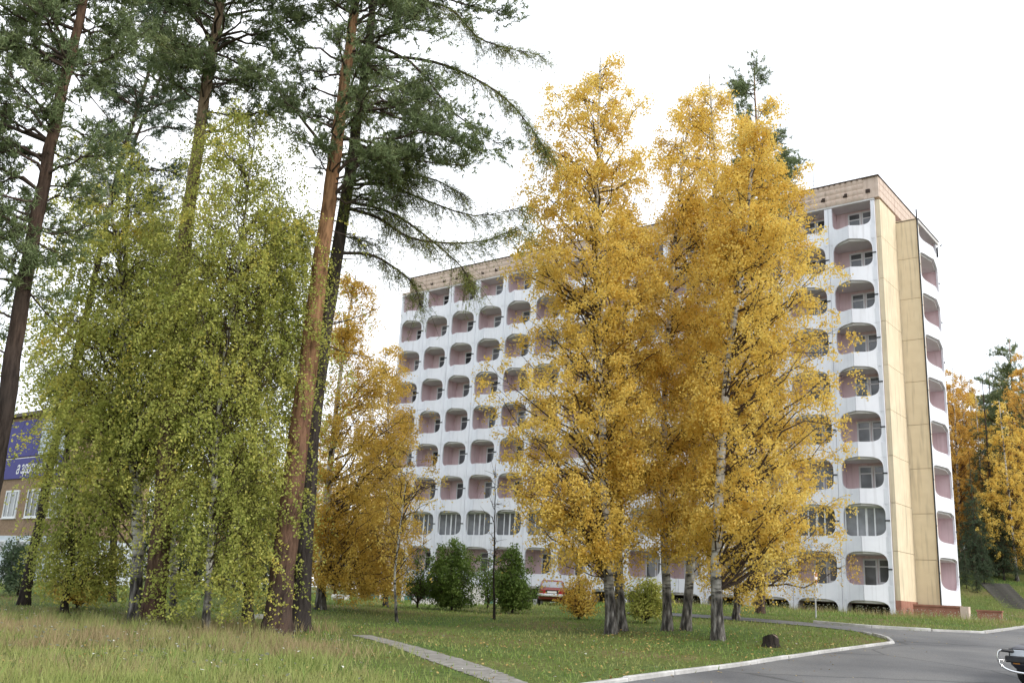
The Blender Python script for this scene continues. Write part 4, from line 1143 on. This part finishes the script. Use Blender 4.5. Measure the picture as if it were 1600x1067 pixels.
LW = {'gold': 'golden birch in the dark wood behind the steps', 'spruce': 'dark spruce in the wood behind the steps', 'pine': 'tall pine rising from the wood behind the steps'}
GW = {'gold': 'golden trees of the wood behind the block', 'spruce': 'spruces of the wood behind the block', 'pine': 'pines of the wood behind the block'}
g_env = [(2.5, 0, 1.5), (5, 0, 3.0), (9, 0, 3.6), (13, 0, 3.2), (17, 0, 2.2), (20, 0, 0.9), (21.5, 0, 0.2)]
g2_env = [(1.5, 0, 1.8), (4, 0, 3.2), (8, 0, 3.4), (12, 0, 2.6), (15, 0, 1.4), (17.5, 0, 0.2)]
s_env = [(0.8, 0, 3.0), (4, 0, 2.7), (9, 0, 2.0), (14, 0, 1.2), (18, 0, 0.5), (20, 0, 0.1)]
p_env = [(9, 0, 1.2), (12, 0, 2.4), (16, 0, 2.8), (20, 0, 2.0), (23, 0, 0.6)]
gold_a = birch_tree(LW['gold'], None, None, 'wood_leaf', 0.17, 110, 1500, 22000, L=0.16, W=0.12, metric=metric_frame(21.5, g_env, 0.4), base=spot(1508, 84, -0.1), group=GW['gold'])
gold_b = birch_tree(LW['gold'], None, None, 'yellow_leaf', 0.15, 110, 1400, 22000, L=0.16, W=0.12, metric=metric_frame(17.5, g2_env, -0.3), base=spot(1592, 80), group=GW['gold'])
spruce_a = conifer(LW['spruce'], None, None, 0.18, 'dark_bark', 'needle_dark', 130, 900, 3600, K=14, L=0.22, W=0.03, metric=metric_frame(20, s_env), base=spot(1562, 82), name='spruce_tree', group=GW['spruce'], rise=(-0.5, -0.1), droop=0.35, up=0.05, sub=(0.4, 1.0), tufts_on=(0.1, 1.0))
pine_a = conifer(LW['pine'], None, None, 0.2, 'pine_bark', 'needle', 60, 800, 4200, K=14, L=0.24, W=0.036, metric=metric_frame(23, p_env, 0.6), base=spot(1566, 98), group=GW['pine'], dead=6)
for src, key, spots in ((gold_a, 'gold', [(1484, 86, 0.98), (1496, 92, 1.05), (1522, 88, 1.0), (1535, 92, 1.0), (1628, 84, 1.1), (1665, 90, 1.0), (1560, 108, 1.0), (1720, 86, 1.0)]),
                        (gold_b, 'gold', [(1546, 86, 1.05), (1480, 88, 0.8), (1640, 98, 1.1), (1605, 92, 1.2), (1700, 100, 1.1)]),
                        (spruce_a, 'spruce', [(1531, 79, 0.62), (1586, 87, 0.75), (1549, 81, 0.45), (1612, 88, 1.05), (1580, 94, 1.15), (1500, 92, 0.55), (1516, 82, 0.35), (1650, 84, 0.9), (1690, 94, 1.1), (1572, 80, 0.5), (1512, 77, 0.22), (1540, 78, 0.3), (1528, 76, 0.16)]),
                        (pine_a, 'pine', [(1602, 90, 1.12), (1640, 104, 1.0), (1676, 98, 1.1)])):
    for px, Y, sc in spots:
        copy_tree(src, spot(px, Y), rng.uniform(0, 6.28), sc * 0.86, LW[key], GW[key])
for t_ in (gold_a, gold_b, spruce_a, pine_a): t_.scale = (0.86,) * 3
LF = {'gold': 'distant golden tree beyond the lawn between the two buildings', 'spruce': 'distant dark spruce beyond the lawn between the two buildings'}
GF = {'gold': 'distant golden trees between the buildings', 'spruce': 'distant spruces between the buildings'}
for src, key, spots in ((gold_b, 'gold', [(600, 96, 0.85), (545, 100, 0.9), (500, 92, 0.85), (440, 98, 0.9), (340, 104, 0.9), (250, 100, 0.75), (160, 108, 0.75)]),
                        (gold_a, 'gold', [(570, 112, 0.75), (400, 108, 0.75), (480, 116, 0.85)]),
                        (spruce_a, 'spruce', [(522, 104, 0.7), (582, 90, 0.45), (460, 90, 0.6), (420, 88, 0.5), (372, 96, 0.75), (630, 118, 0.6), (300, 74, 0.5), (345, 70, 0.4), (410, 76, 0.45), (275, 80, 0.7), (225, 78, 0.6), (185, 84, 0.65), (250, 90, 0.7), (320, 84, 0.65), (390, 82, 0.6), (140, 92, 0.6), (435, 80, 0.5), (210, 96, 0.7)])):
    for px, Y, sc in spots:
        copy_tree(src, spot(px, Y), rng.uniform(0, 6.28), sc, LF[key], GF[key])

# ------------------------------------------------------------------ steps up the wooded bank
M['step'] = surf('old_concrete_step', [(0.3, (0.06, 0.058, 0.05)), (0.7, (0.12, 0.115, 0.10))], scale=3, rough=0.9, bump=0.3)
st = spot(1590, 72.5)
dirv = np.array([0.22, 0.975])
steps = empty('staircase', st, math.atan2(-dirv[0], dirv[1]), 'grey concrete steps climbing the wooded bank', 'stairs')
sm = box_mesh('step', M['step'], (-1.05, 1.05, 0, 0.40, -0.8, 0.15), bev=0.01)
for k in range(16): link('step', sm, steps, (0, k * 0.38, 0.125 * k - 0.06))
# ------------------------------------------------------------------ cars
M['red_paint'] = surf('faded_red_paint', [(0.3, (0.17, 0.028, 0.024)), (0.7, (0.22, 0.04, 0.033))], scale=2, rough=0.35, bump=0.0, spec=0.5, coat=0.4)
M['dark_paint'] = surf('dark_blue_paint', [(0.3, (0.018, 0.018, 0.03)), (0.7, (0.026, 0.025, 0.042))], scale=2, rough=0.4, bump=0.0, spec=0.4, coat=0.15)
M['rubber'] = flat2('tyre_rubber', (0.025, 0.025, 0.025), scale=8, rough=0.9)
M['black_plastic'] = flat2('black_plastic', (0.03, 0.03, 0.032), scale=6, rough=0.5, bump=0.05)
M['chrome'] = flat2('chrome_tube', (0.75, 0.75, 0.76), var=0.03, scale=3, rough=0.18, bump=0, metal=1.0)
M['rim'] = flat2('steel_rim', (0.35, 0.35, 0.36), scale=5, rough=0.4, bump=0, metal=0.7)
M['lamp_red'] = flat2('tail_lamp_red', (0.30, 0.02, 0.02), scale=5, rough=0.2, bump=0)
M['lamp_amber'] = flat2('amber_lamp', (0.5, 0.2, 0.03), scale=5, rough=0.2, bump=0)
M['lamp_clear'] = flat2('clear_lamp', (0.55, 0.58, 0.62), scale=5, rough=0.12, bump=0)
M['plate'] = flat2('number_plate', (0.7, 0.7, 0.7), var=0.03, scale=3, rough=0.5, bump=0)
M['car_glass'] = glass_mat('car_glass', (0.03, 0.035, 0.04), 0.05)

def loft(sections, mat, name, smooth=True):
    """sections: list of (y, [(x,z)...]) half profiles mirrored, closed ends"""
    rings = []
    for y, prof in sections:
        rings.append([(x, y, z) for x, z in prof] + [(-x, y, z) for x, z in prof[::-1]])
    n = len(rings[0]); v = np.array([p for r in rings for p in r])
    q = []
    for i in range(len(rings) - 1):
        for j in range(n):
            a, b = i * n + j, i * n + (j + 1) % n
            q.append((a, b, b + n, a + n))
    bm = bmesh.new()
    bv = [bm.verts.new(p) for p in v]
    for f in q: bm.faces.new([bv[k] for k in f])
    bm.faces.new(bv[:n][::-1]); bm.faces.new(bv[-n:])
    me = bm_mesh(name, bm, mat)
    me.polygons.foreach_set('use_smooth', np.array([p.loop_total == 4 for p in me.polygons]))
    m = me
    try: m.set_sharp_from_angle(angle=math.radians(35))
    except Exception: pass
    return me

def quad_pane(name, pts, mat, parent, t=0.012):
    bm = bmesh.new(); vv = [bm.verts.new(p) for p in pts]; f = bm.faces.new(vv); f.normal_update(); nrm = f.normal.copy()
    r = bmesh.ops.extrude_face_region(bm, geom=[f])
    for g in r['geom']:
        if isinstance(g, bmesh.types.BMVert): g.co += nrm * t
    return link(name, bm_mesh(name, bm, mat), parent)

def make_car(loc, rz, paint, label, bar):
    """boxy four-door saloon, 4.0 x 1.62 m, nose at +y"""
    c = empty('parked_car', loc, rz, label, 'car')
    W = 0.80
    def prof(w, zb, zt, tuck=0.05):
        return [(0.0, zb), (w - 0.12, zb), (w - 0.03, zb + 0.08), (w, zb + 0.30), (w - 0.01, (zb + zt) / 2 + 0.12), (w - 0.03, zt - 0.06), (w - 0.09, zt), (0.0, zt + 0.012)]
    secs = [(-2.0, prof(W - 0.07, 0.42, 0.86)), (-1.95, prof(W - 0.03, 0.34, 0.90)), (-1.6, prof(W, 0.26, 0.93)), (-1.0, prof(W, 0.22, 0.93)), (0.0, prof(W, 0.20, 0.91)), (0.9, prof(W, 0.22, 0.90)),
            (1.5, prof(W, 0.26, 0.84)), (1.9, prof(W - 0.03, 0.34, 0.78)), (1.98, prof(W - 0.07, 0.42, 0.74))]
    body = link('body', loft(secs, paint, 'body'), c)
    def cab(w, z): return [(0.0, 0.885), (w, 0.885), (w - 0.02, 0.92), (w - 0.03 - (z - 0.9) * 0.22, z - 0.05), (w - 0.1 - (z - 0.9) * 0.22, z), (0.0, z + 0.015)]
    cs = [(-1.52, cab(0.72, 0.95)), (-1.08, cab(0.74, 1.36)), (-0.9, cab(0.74, 1.40)), (0.05, cab(0.74, 1.41)), (0.25, cab(0.74, 1.37)), (0.92, cab(0.73, 0.95))]
    link('cabin', loft(cs, paint, 'cabin'), c)
    quad_pane('rear_window', [(-0.60, -1.49, 0.985), (0.60, -1.49, 0.985), (0.53, -1.14, 1.315), (-0.53, -1.14, 1.315)], M['car_glass'], c)
    quad_pane('windscreen', [(0.60, 0.86, 0.985), (-0.60, 0.86, 0.985), (-0.53, 0.34, 1.325), (0.53, 0.34, 1.325)], M['car_glass'], c)
    for s_ in (1, -1):
        for (y0, y1, y2, y3) in ((-1.28, -0.48, -0.48, -0.98), (-0.42, 0.62, 0.22, -0.42)):
            pts = [(s_ * 0.716, y0, 0.955), (s_ * 0.716, y1, 0.955), (s_ * 0.640, y2, 1.33), (s_ * 0.640, y3, 1.33)]
            if s_ < 0: pts = pts[::-1]
            quad_pane('side_window', pts, M['car_glass'], c)
        link('tail_lamp', box_mesh('tail_lamp', M['lamp_red'], (-0.17, 0.17, -0.03, 0.03, -0.085, 0.085), bev=0.01), c, (s_ * 0.55, -1.985, 0.73))
        hl = link('headlamp', box_mesh('headlamp', M['lamp_clear'], (-0.17, 0.17, -0.03, 0.035, -0.075, 0.075), bev=0.012), c, (s_ * 0.54, 1.965, 0.655))
        link('lamp_trim', box_mesh('lamp_trim', M['black_plastic'], (-0.19, 0.19, -0.02, 0.025, -0.092, 0.092)), hl)
        link('indicator', box_mesh('indicator', M['lamp_amber'], (-0.07, 0.07, -0.03, 0.03, -0.04, 0.04)), c, (s_ * 0.58, 1.975, 0.475))
        link('door_mirror', box_mesh('door_mirror', M['black_plastic'], (-0.06, 0.06, -0.04, 0.04, -0.05, 0.05), bev=0.015), c, (s_ * 0.86, 0.52, 0.98))
    for y, nm in ((-2.03, 'rear_bumper'), (2.0, 'front_bumper')):
        link(nm, box_mesh(nm, M['black_plastic'] if y > 0 else M['chrome'], (-0.80, 0.80, -0.06, 0.06, -0.07, 0.07), bev=0.025), c, (0, y, 0.53 if y > 0 else 0.56))
    link('number_plate', box_mesh('number_plate', M['plate'], (-0.26, 0.26, -0.012, 0.012, -0.056, 0.056)), c, (0, -2.005, 0.73))
    link('boot_recess', box_mesh('boot_recess', M['black_plastic'], (-0.36, 0.36, -0.01, 0.01, -0.11, 0.11)), c, (0, -1.992, 0.73))
    link('grille', box_mesh('grille', M['black_plastic'], *[(-0.36, 0.36, -0.01, 0.03, -0.08 + k * 0.04, -0.055 + k * 0.04) for k in range(4)]), c, (0, 1.965, 0.66))
    tb = bmesh.new(); bmesh.ops.create_cone(tb, cap_ends=True, segments=24, radius1=0.29, radius2=0.29, depth=0.17); bmesh.ops.bevel(tb, geom=[e for e in tb.edges if abs(e.verts[0].co.z - e.verts[1].co.z) < 1e-4], offset=0.03, segments=2, affect='EDGES')
    tm = bm_mesh('wheel', tb, M['rubber'])
    rb = bmesh.new(); bmesh.ops.create_cone(rb, cap_ends=True, segments=20, radius1=0.18, radius2=0.15, depth=0.185); rm = bm_mesh('rim', rb, M['rim'])
    for s_ in (1, -1):
        for y in (-1.22, 1.22):
            w_ = link('wheel', tm, c, (s_ * 0.735, y, 0.29), (0, s_ * math.pi / 2, 0)); link('rim', rm, w_)
    if bar:
        a = Acc()
        for s_ in (1, -1):
            a.add(*tube_np(catmull3([(s_ * 0.78, 2.20, 0.72), (s_ * 0.85, 2.22, 0.66), (s_ * 0.86, 2.22, 0.48), (s_ * 0.76, 2.16, 0.34), (s_ * 0.50, 2.10, 0.27), (0, 2.10, 0.26)], 5), np.full(26, 0.026), 8))
            a.add(*tube_np([(s_ * 0.85, 2.22, 0.50), (s_ * 0.74, 2.0, 0.50)], [0.012, 0.012], 6))
        link('bull_bar', a.mesh('bull_bar', M['chrome']), c)
        for s_ in (1, -1):
            v_, q_ = tube_np([(s_ * 0.79, 2.22, 0.71), (s_ * 0.62, 1.96, 0.69)], [0.034, 0.034], 8)
            link('bar_bracket', mesh_np('bar_bracket', v_, q_, M['black_plastic'], smooth=True), c)
    wi = Acc()
    for x0 in (-0.35, 0.2): wi.add(*tube_np([(x0, 0.93, 0.955), (x0 + 0.45, 0.80, 1.05)], [0.008, 0.006], 5))
    link('wiper_blades', wi.mesh('wiper_blades', M['black_plastic']), c)
    return c
cp = at_y(862, 944, 57.5)
make_car((cp[0], cp[1], float(terrain(cp[0], cp[1])) + 0.0), -0.06, M['red_paint'], 'small boxy red saloon parked on the lawn edge before the white block', False)
hd = np.array([-0.78, -0.626])
hl_w = at_y(1592, 1033, 21.5)
rzc = math.atan2(-hd[0], hd[1])
right = np.array([math.cos(rzc), math.sin(rzc)])
ctr = hl_w[:2] - hd * 1.97 - right * 0.54
make_car((ctr[0], ctr[1], float(terrain(*ctr)) + 0.02), rzc, M['dark_paint'], 'dark blue car with a chrome bull bar on the asphalt', True)

# ------------------------------------------------------------------ sign, stump, fences, stones
M['sign_red'] = flat2('faded_sign_red', (0.42, 0.13, 0.05), scale=5, rough=0.5, bump=0)
M['sign_white'] = flat2('sign_white', (0.75, 0.74, 0.70), var=0.03, scale=5, rough=0.5, bump=0)
sp = ground_hit(1275, 966)
kz = float(sp[1]) / 1489.0
sg = empty('road_sign', tuple(sp), math.radians(60), 'round faded no entry sign on a thin grey post', 'sign')
Hs = (966 - 897) * kz
pv, pq = tube_np([(0, 0, -0.2), (0, 0, Hs - 0.05)], [0.035, 0.035], 8)
link('post', mesh_np('post', pv, pq, M['grey_metal'], smooth=True), sg)
def disc(nm, r, t, mat, parent, y, z):
    b_ = bmesh.new(); bmesh.ops.create_cone(b_, cap_ends=True, segments=32, radius1=r, radius2=r, depth=t)
    return link(nm, bm_mesh(nm, b_, mat), parent, (0, y, z), (math.pi / 2, 0, 0))
disc('rim', 0.345, 0.016, M['sign_white'], sg, -0.05, Hs - 0.3)
disc('disc', 0.30, 0.006, M['sign_red'], sg, -0.062, Hs - 0.3)
link('bar', box_mesh('bar', M['sign_white'], (-0.22, 0.22, -0.004, 0.004, -0.06, 0.06)), sg, (0, -0.07, Hs - 0.3))

M['stump_top'] = surf('cut_wood', [(0.3, (0.12, 0.09, 0.07)), (0.7, (0.22, 0.17, 0.13))], scale=8, rough=0.9, bump=0.4)
su = ground_hit(1205, 1010)
stp = empty('tree_stump', tuple(su), 0.4, 'weathered tree stump on the lawn near the road kerb', 'stump')
nS = 18
ring = []
for k, (z, r) in enumerate([(-0.15, 0.34), (0.0, 0.31), (0.10, 0.26), (0.24, 0.25), (0.31, 0.24)]):
    for j in range(nS):
        a = 2 * math.pi * j / nS
        rr = r * (1 + 0.10 * math.sin(a * 3 + 1) + 0.06 * math.sin(a * 7) + rng.normal() * 0.02)
        ring.append((math.cos(a) * rr, math.sin(a) * rr * 0.85, z + (0.05 * math.sin(a * 2) + rng.normal() * 0.012 if k == 4 else 0)))
ring = np.array(ring)
q = [(k * nS + j, k * nS + (j + 1) % nS, (k + 1) * nS + (j + 1) % nS, (k + 1) * nS + j) for k in range(4) for j in range(nS)]
link('bark', mesh_np('bark', ring, np.array(q), M['dark_bark'], smooth=True), stp)
tv_ = np.vstack([ring[-nS:] - np.array([0, 0, 0.012]), [[0.02, 0, 0.27]]])
link('cut_face', mesh_np('cut_face', tv_, np.array([(j, (j + 1) % nS, nS) for j in range(nS)]), M['stump_top']), stp)

gf_a, gf_b = at_y(560, 942, 62.0), at_y(775, 941, 59.0)
L_ = np.linalg.norm((gf_b - gf_a)[:2]); an = math.atan2(gf_b[1] - gf_a[1], gf_b[0] - gf_a[0])
gf = empty('low_fence', (gf_a[0], gf_a[1], float(terrain(gf_a[0], gf_a[1]))), an, 'low green rail fence with white posts along the block', 'fence')
np_ = 7
def gfz(s):
    p = gf_a[:2] + (gf_b - gf_a)[:2] / L_ * s
    return float(terrain(*p)) - gf.location.z
pm_ = box_mesh('post', M['sign_white'], (-0.08, 0.08, -0.08, 0.08, -0.2, 0.42))
for k in range(np_): link('post', pm_, gf, (k * L_ / (np_ - 1), 0, gfz(k * L_ / (np_ - 1))))
for k in range(np_ - 1):
    s0, s1 = k * L_ / (np_ - 1), (k + 1) * L_ / (np_ - 1)
    link('rail', box_mesh('rail', M['green_paint'], (s0 + 0.09, s1 - 0.09, -0.03, 0.03, 0.12, 0.36)), gf, (0, 0, (gfz(s0) + gfz(s1)) / 2))
M['stone'] = surf('whitewashed_stone', [(0.3, (0.42, 0.42, 0.40)), (0.7, (0.66, 0.66, 0.64))], scale=6, rough=0.9, bump=0.4)
for (px, py, w, h, lb) in ((531, 940, 0.9, 0.3, 'white concrete block on the grass before the dark wood'), (738, 948, 1.3, 1.05, 'pale whitewashed concrete pillar stub behind the dense bush'), (680, 944, 0.5, 0.35, 'white stone at the foot of the wider green bush'),
                          (840, 946, 0.5, 0.32, 'white stone beside the red car wheel'), (659, 934, 1.1, 0.35, 'white slab standing on the green rail line')):
    p = at_y(px, py, 56.5); z = float(terrain(p[0], p[1]))
    bm = bmesh.new(); bm_box(bm, -w / 2, w / 2, -w / 3, w / 3, -0.1, h); bmesh.ops.subdivide_edges(bm, edges=bm.edges[:], cuts=2, use_grid_fill=True)
    for v in bm.verts: v.co += Vector(rng.normal(size=3) * 0.025)
    bmesh.ops.bevel(bm, geom=bm.edges[:], offset=0.02, segments=1, affect='EDGES')
    tag(link('concrete_block', bm_mesh('concrete_block', bm, M['stone']), None, (p[0], p[1], z), (0, 0, rng.uniform(-0.3, 0.3))), lb, 'block')

# ------------------------------------------------------------------ grass, flowers, fallen leaves
def scatter(n, x0, x1, y0, y1, pw=1.0):
    """points between y0 and y1, denser towards y0"""
    u = rng.random(n)
    if pw == 1.0: y = y0 * (y1 / y0) ** u
    else: y = y0 + (y1 - y0) * u
    x = rng.uniform(-1, 1, n)
    xm = (x0 + x1) / 2 * np.ones(n)
    x = (x1 - x0) / 2 * x + xm
    keep = (np.abs(x) < y * 0.66 + 3) & ~in_poly(x, y, road_poly) & ~in_poly(x + rng.normal(size=n) * 0.2, y + rng.normal(size=n) * 0.2, path_poly)
    return x[keep], y[keep]

# boundary between tall dry grass and the mown lawn: the path line, then past the pine feet
bd_y = np.array([p[1] for p in pl]); bd_x = np.array([p[0] for p in pl]); o_ = np.argsort(bd_y)
def dryness(x, y):
    bx = np.interp(y, bd_y[o_], bd_x[o_])
    wob = 0.8 * np.sin(y * 0.9) + 0.5 * np.sin(x * 1.7 + y)
    return sstep((bx - 0.5 + wob - x) / 2.5) * sstep((31.5 - y + wob) / 5.0)

def blades(x, y, h, w, lean):
    n = len(x); z = terrain(x, y) - 0.01
    b = np.stack([x, y, z], 1)
    a = rng.uniform(0, 2 * math.pi, n); s = np.stack([np.cos(a), np.sin(a), np.zeros(n)], 1) * (w / 2)[:, None]
    a2 = rng.uniform(0, 2 * math.pi, n); r = rng.random(n) * lean * h
    tip = b + np.stack([np.cos(a2) * r, np.sin(a2) * r, h], 1)
    return np.stack([b + s, b - s, tip], 1).reshape(-1, 3), np.arange(3 * n).reshape(-1, 3)

x, y = scatter(160000, -48, 45, 13.5, 80)
dn = dryness(x, y)
k = rng.random(len(x)) > dn * 0.9
x, y, dn = x[k], y[k], dn[k]
h = rng.uniform(0.05, 0.13, len(x)) * (1 + 0.8 * sstep((y - 45) / 12)) * (1 + 2.2 * dn)
patch = 0.5 + 0.5 * np.sin(x * 0.55 + 1.2 * np.sin(y * 0.3)) * np.sin(y * 0.4 + 0.6)
v, f = blades(x, y, h, rng.uniform(0.016, 0.034, len(x)) * (0.7 + y / 45), 0.9)
g_o = tag(link('lawn_grass', mesh_np('lawn_grass', v, f, M['grass'], rnd=np.clip(0.7 * rng.random(len(x)) + 0.3 * patch, 0, 1))), 'short green lawn grass strewn with autumn leaves', 'grass', kind='stuff')
x, y = scatter(210000, -40, 12, 13.0, 33)
dn = dryness(x, y)
k = rng.random(len(x)) < dn
x, y = x[k], y[k]
zone = sstep((y - 18.9) / 3.5 + 0.35 * np.sin(x * 1.1) + 0.3 * np.sin(x * 0.37 + y))       # greener near the verge, brown further in
h = rng.uniform(0.08, 0.30, len(x)) * (0.75 + 0.55 * zone) * (0.8 + 0.4 * np.sin(x * 2.3 + y * 1.1) ** 2)
v, f = blades(x, y, h, rng.uniform(0.011, 0.026, len(x)), 0.75)
tag(link('tall_grass', mesh_np('tall_grass', v, f, M['dry_grass'], rnd=np.clip(0.6 * rng.random(len(x)) + 0.55 * zone - 0.1, 0, 1))), 'tall browning meadow grass around the pine feet', 'grass', kind='stuff')
# weeds and pale seed heads at the foot of the block
def hexes(c, r):
    n = len(c); ang = np.arange(6) * math.pi / 3
    ring = np.stack([np.cos(ang), np.sin(ang), np.zeros(6)], 1)[None] * r[:, None, None]
    tl = rng.normal(size=(n, 6, 1)) * 0.0
    v = c[:, None, :] + ring + np.stack([np.zeros((n, 6)), np.zeros((n, 6)), ring[:, :, 1] * -0.35 + rng.normal(size=(n, 6)) * 0.01], 2)
    return v.reshape(-1, 3), np.arange(6 * n).reshape(-1, 6)
x, y = scatter(5200, -22, 14, 15, 34)
k = rng.random(len(x)) < 0.10 + 0.35 * (np.sin(x * 0.8 + 2) * np.sin(y * 0.7) > 0.25)
x, y = x[k], y[k]; n = len(x)
dn = dryness(x, y)
k = rng.random(n) < 0.3 + 0.7 * dn
x, y, dn = x[k], y[k], dn[k]; n = len(x)
hh = 0.10 + dn * rng.uniform(0.15, 0.4, n)
c = np.stack([x, y, terrain(x, y) + hh], 1)
v, f = hexes(c, rng.uniform(0.015, 0.036, n))
tag(link('yarrow_flowers', mesh_np('yarrow_flowers', v, f, M['flower'], rnd=rng.random(n))), 'small white yarrow heads scattered through the grass', 'flowers', kind='stuff')
n = 2600
s_ = rng.uniform(-16, 6, n); d_ = rng.uniform(0.2, 2.6, n)
q_ = np.array([blk(a, -b, 0) for a, b in zip(s_, d_)])
k = ~in_poly(q_[:, 0], q_[:, 1], road_poly); q_ = q_[k]; n = len(q_)
q_[:, 2] = terrain(q_[:, 0], q_[:, 1])
hw_ = rng.uniform(0.15, 0.5, n)
v, f = blades(q_[:, 0], q_[:, 1], hw_, np.full(n, 0.03), 0.5)
v2, f2 = hexes(q_ + np.stack([np.zeros(n), np.zeros(n), hw_], 1), rng.uniform(0.015, 0.04, n))
tag(link('weeds', mesh_np('weeds', v, f, M['dry_grass'], rnd=rng.random(n))), 'straggly weeds along the foot of the white block', 'weeds', kind='stuff')
tag(link('seed_heads', mesh_np('seed_heads', v2[:6 * (n // 3)], f2[:n // 3], M['flower'], rnd=rng.random(n // 3))), 'pale seed heads of the weeds by the block foot', 'weeds', kind='stuff')
# fallen leaves: most under the golden birches
x, y = scatter(60000, -30, 40, 14, 60)
clump = 0.25 + 1.1 * np.clip(np.sin(x * 1.3 + 2 * np.sin(y * 0.7)) * np.sin(y * 1.1 + 1.5 * np.sin(x * 0.6)), 0, 1)
w = (1.2 * np.exp(-(((x - 5.5) / 7) ** 2 + ((y - 29) / 8) ** 2)) + 0.10 + 0.25 * np.exp(-((y - 20) / 4) ** 2)) * clump
k = rng.random(len(x)) < w
x, y = x[k], y[k]; n = len(x)
c = np.stack([x, y, terrain(x, y) + rng.uniform(0.03, 0.09, n)], 1)
nrm = rng.normal(size=(n, 3)) * 0.35 + np.array([0, 0, 1.0]); nrm = unit(nrm)
a = unit(np.cross(nrm, rng.normal(size=(n, 3)))); b = np.cross(nrm, a)
Ls = rng.uniform(0.02, 0.045, (n, 1)); v = np.stack([c - a * Ls, c + b * Ls * 0.7, c + a * Ls, c - b * Ls * 0.7], 1).reshape(-1, 3)
tag(link('fallen_leaves', mesh_np('fallen_leaves', v, np.arange(4 * n).reshape(-1, 4), M['litter'], rnd=rng.random(n))), 'yellow fallen leaves lying on the lawn under the birches', 'leaves', kind='stuff')
# leaves blown on to the asphalt
x = rng.uniform(3, 30, 5000); y = rng.uniform(14, 50, 5000)
k = in_poly(x, y, road_poly)
dd_ = np.full(len(x), 99.0)
for p in np.vstack([near_edge, turn_edge, far_edge]): dd_ = np.minimum(dd_, np.hypot(x - p[0], y - p[1]))
k &= rng.random(len(x)) < np.exp(-dd_ / 0.8) + 0.02
x, y = x[k], y[k]; n = len(x)
c = np.stack([x, y, terrain(x, y) + 0.03], 1); Ls = rng.uniform(0.02, 0.045, (n, 1)); a = rng.uniform(0, 6.28, n)
ax = np.stack([np.cos(a), np.sin(a), 0 * a], 1); bx_ = np.stack([-np.sin(a), np.cos(a), 0.3 + 0 * a], 1)
v = np.stack([c - ax * Ls, c + bx_ * Ls * 0.6, c + ax * Ls, c - bx_ * Ls * 0.6 + np.array([0, 0, 0.02])], 1).reshape(-1, 3)
tag(link('fallen_leaves', mesh_np('fallen_leaves', v, np.arange(4 * n).reshape(-1, 4), M['litter'], rnd=rng.random(n))), 'few dry leaves blown along the kerb on the asphalt', 'leaves', kind='stuff')
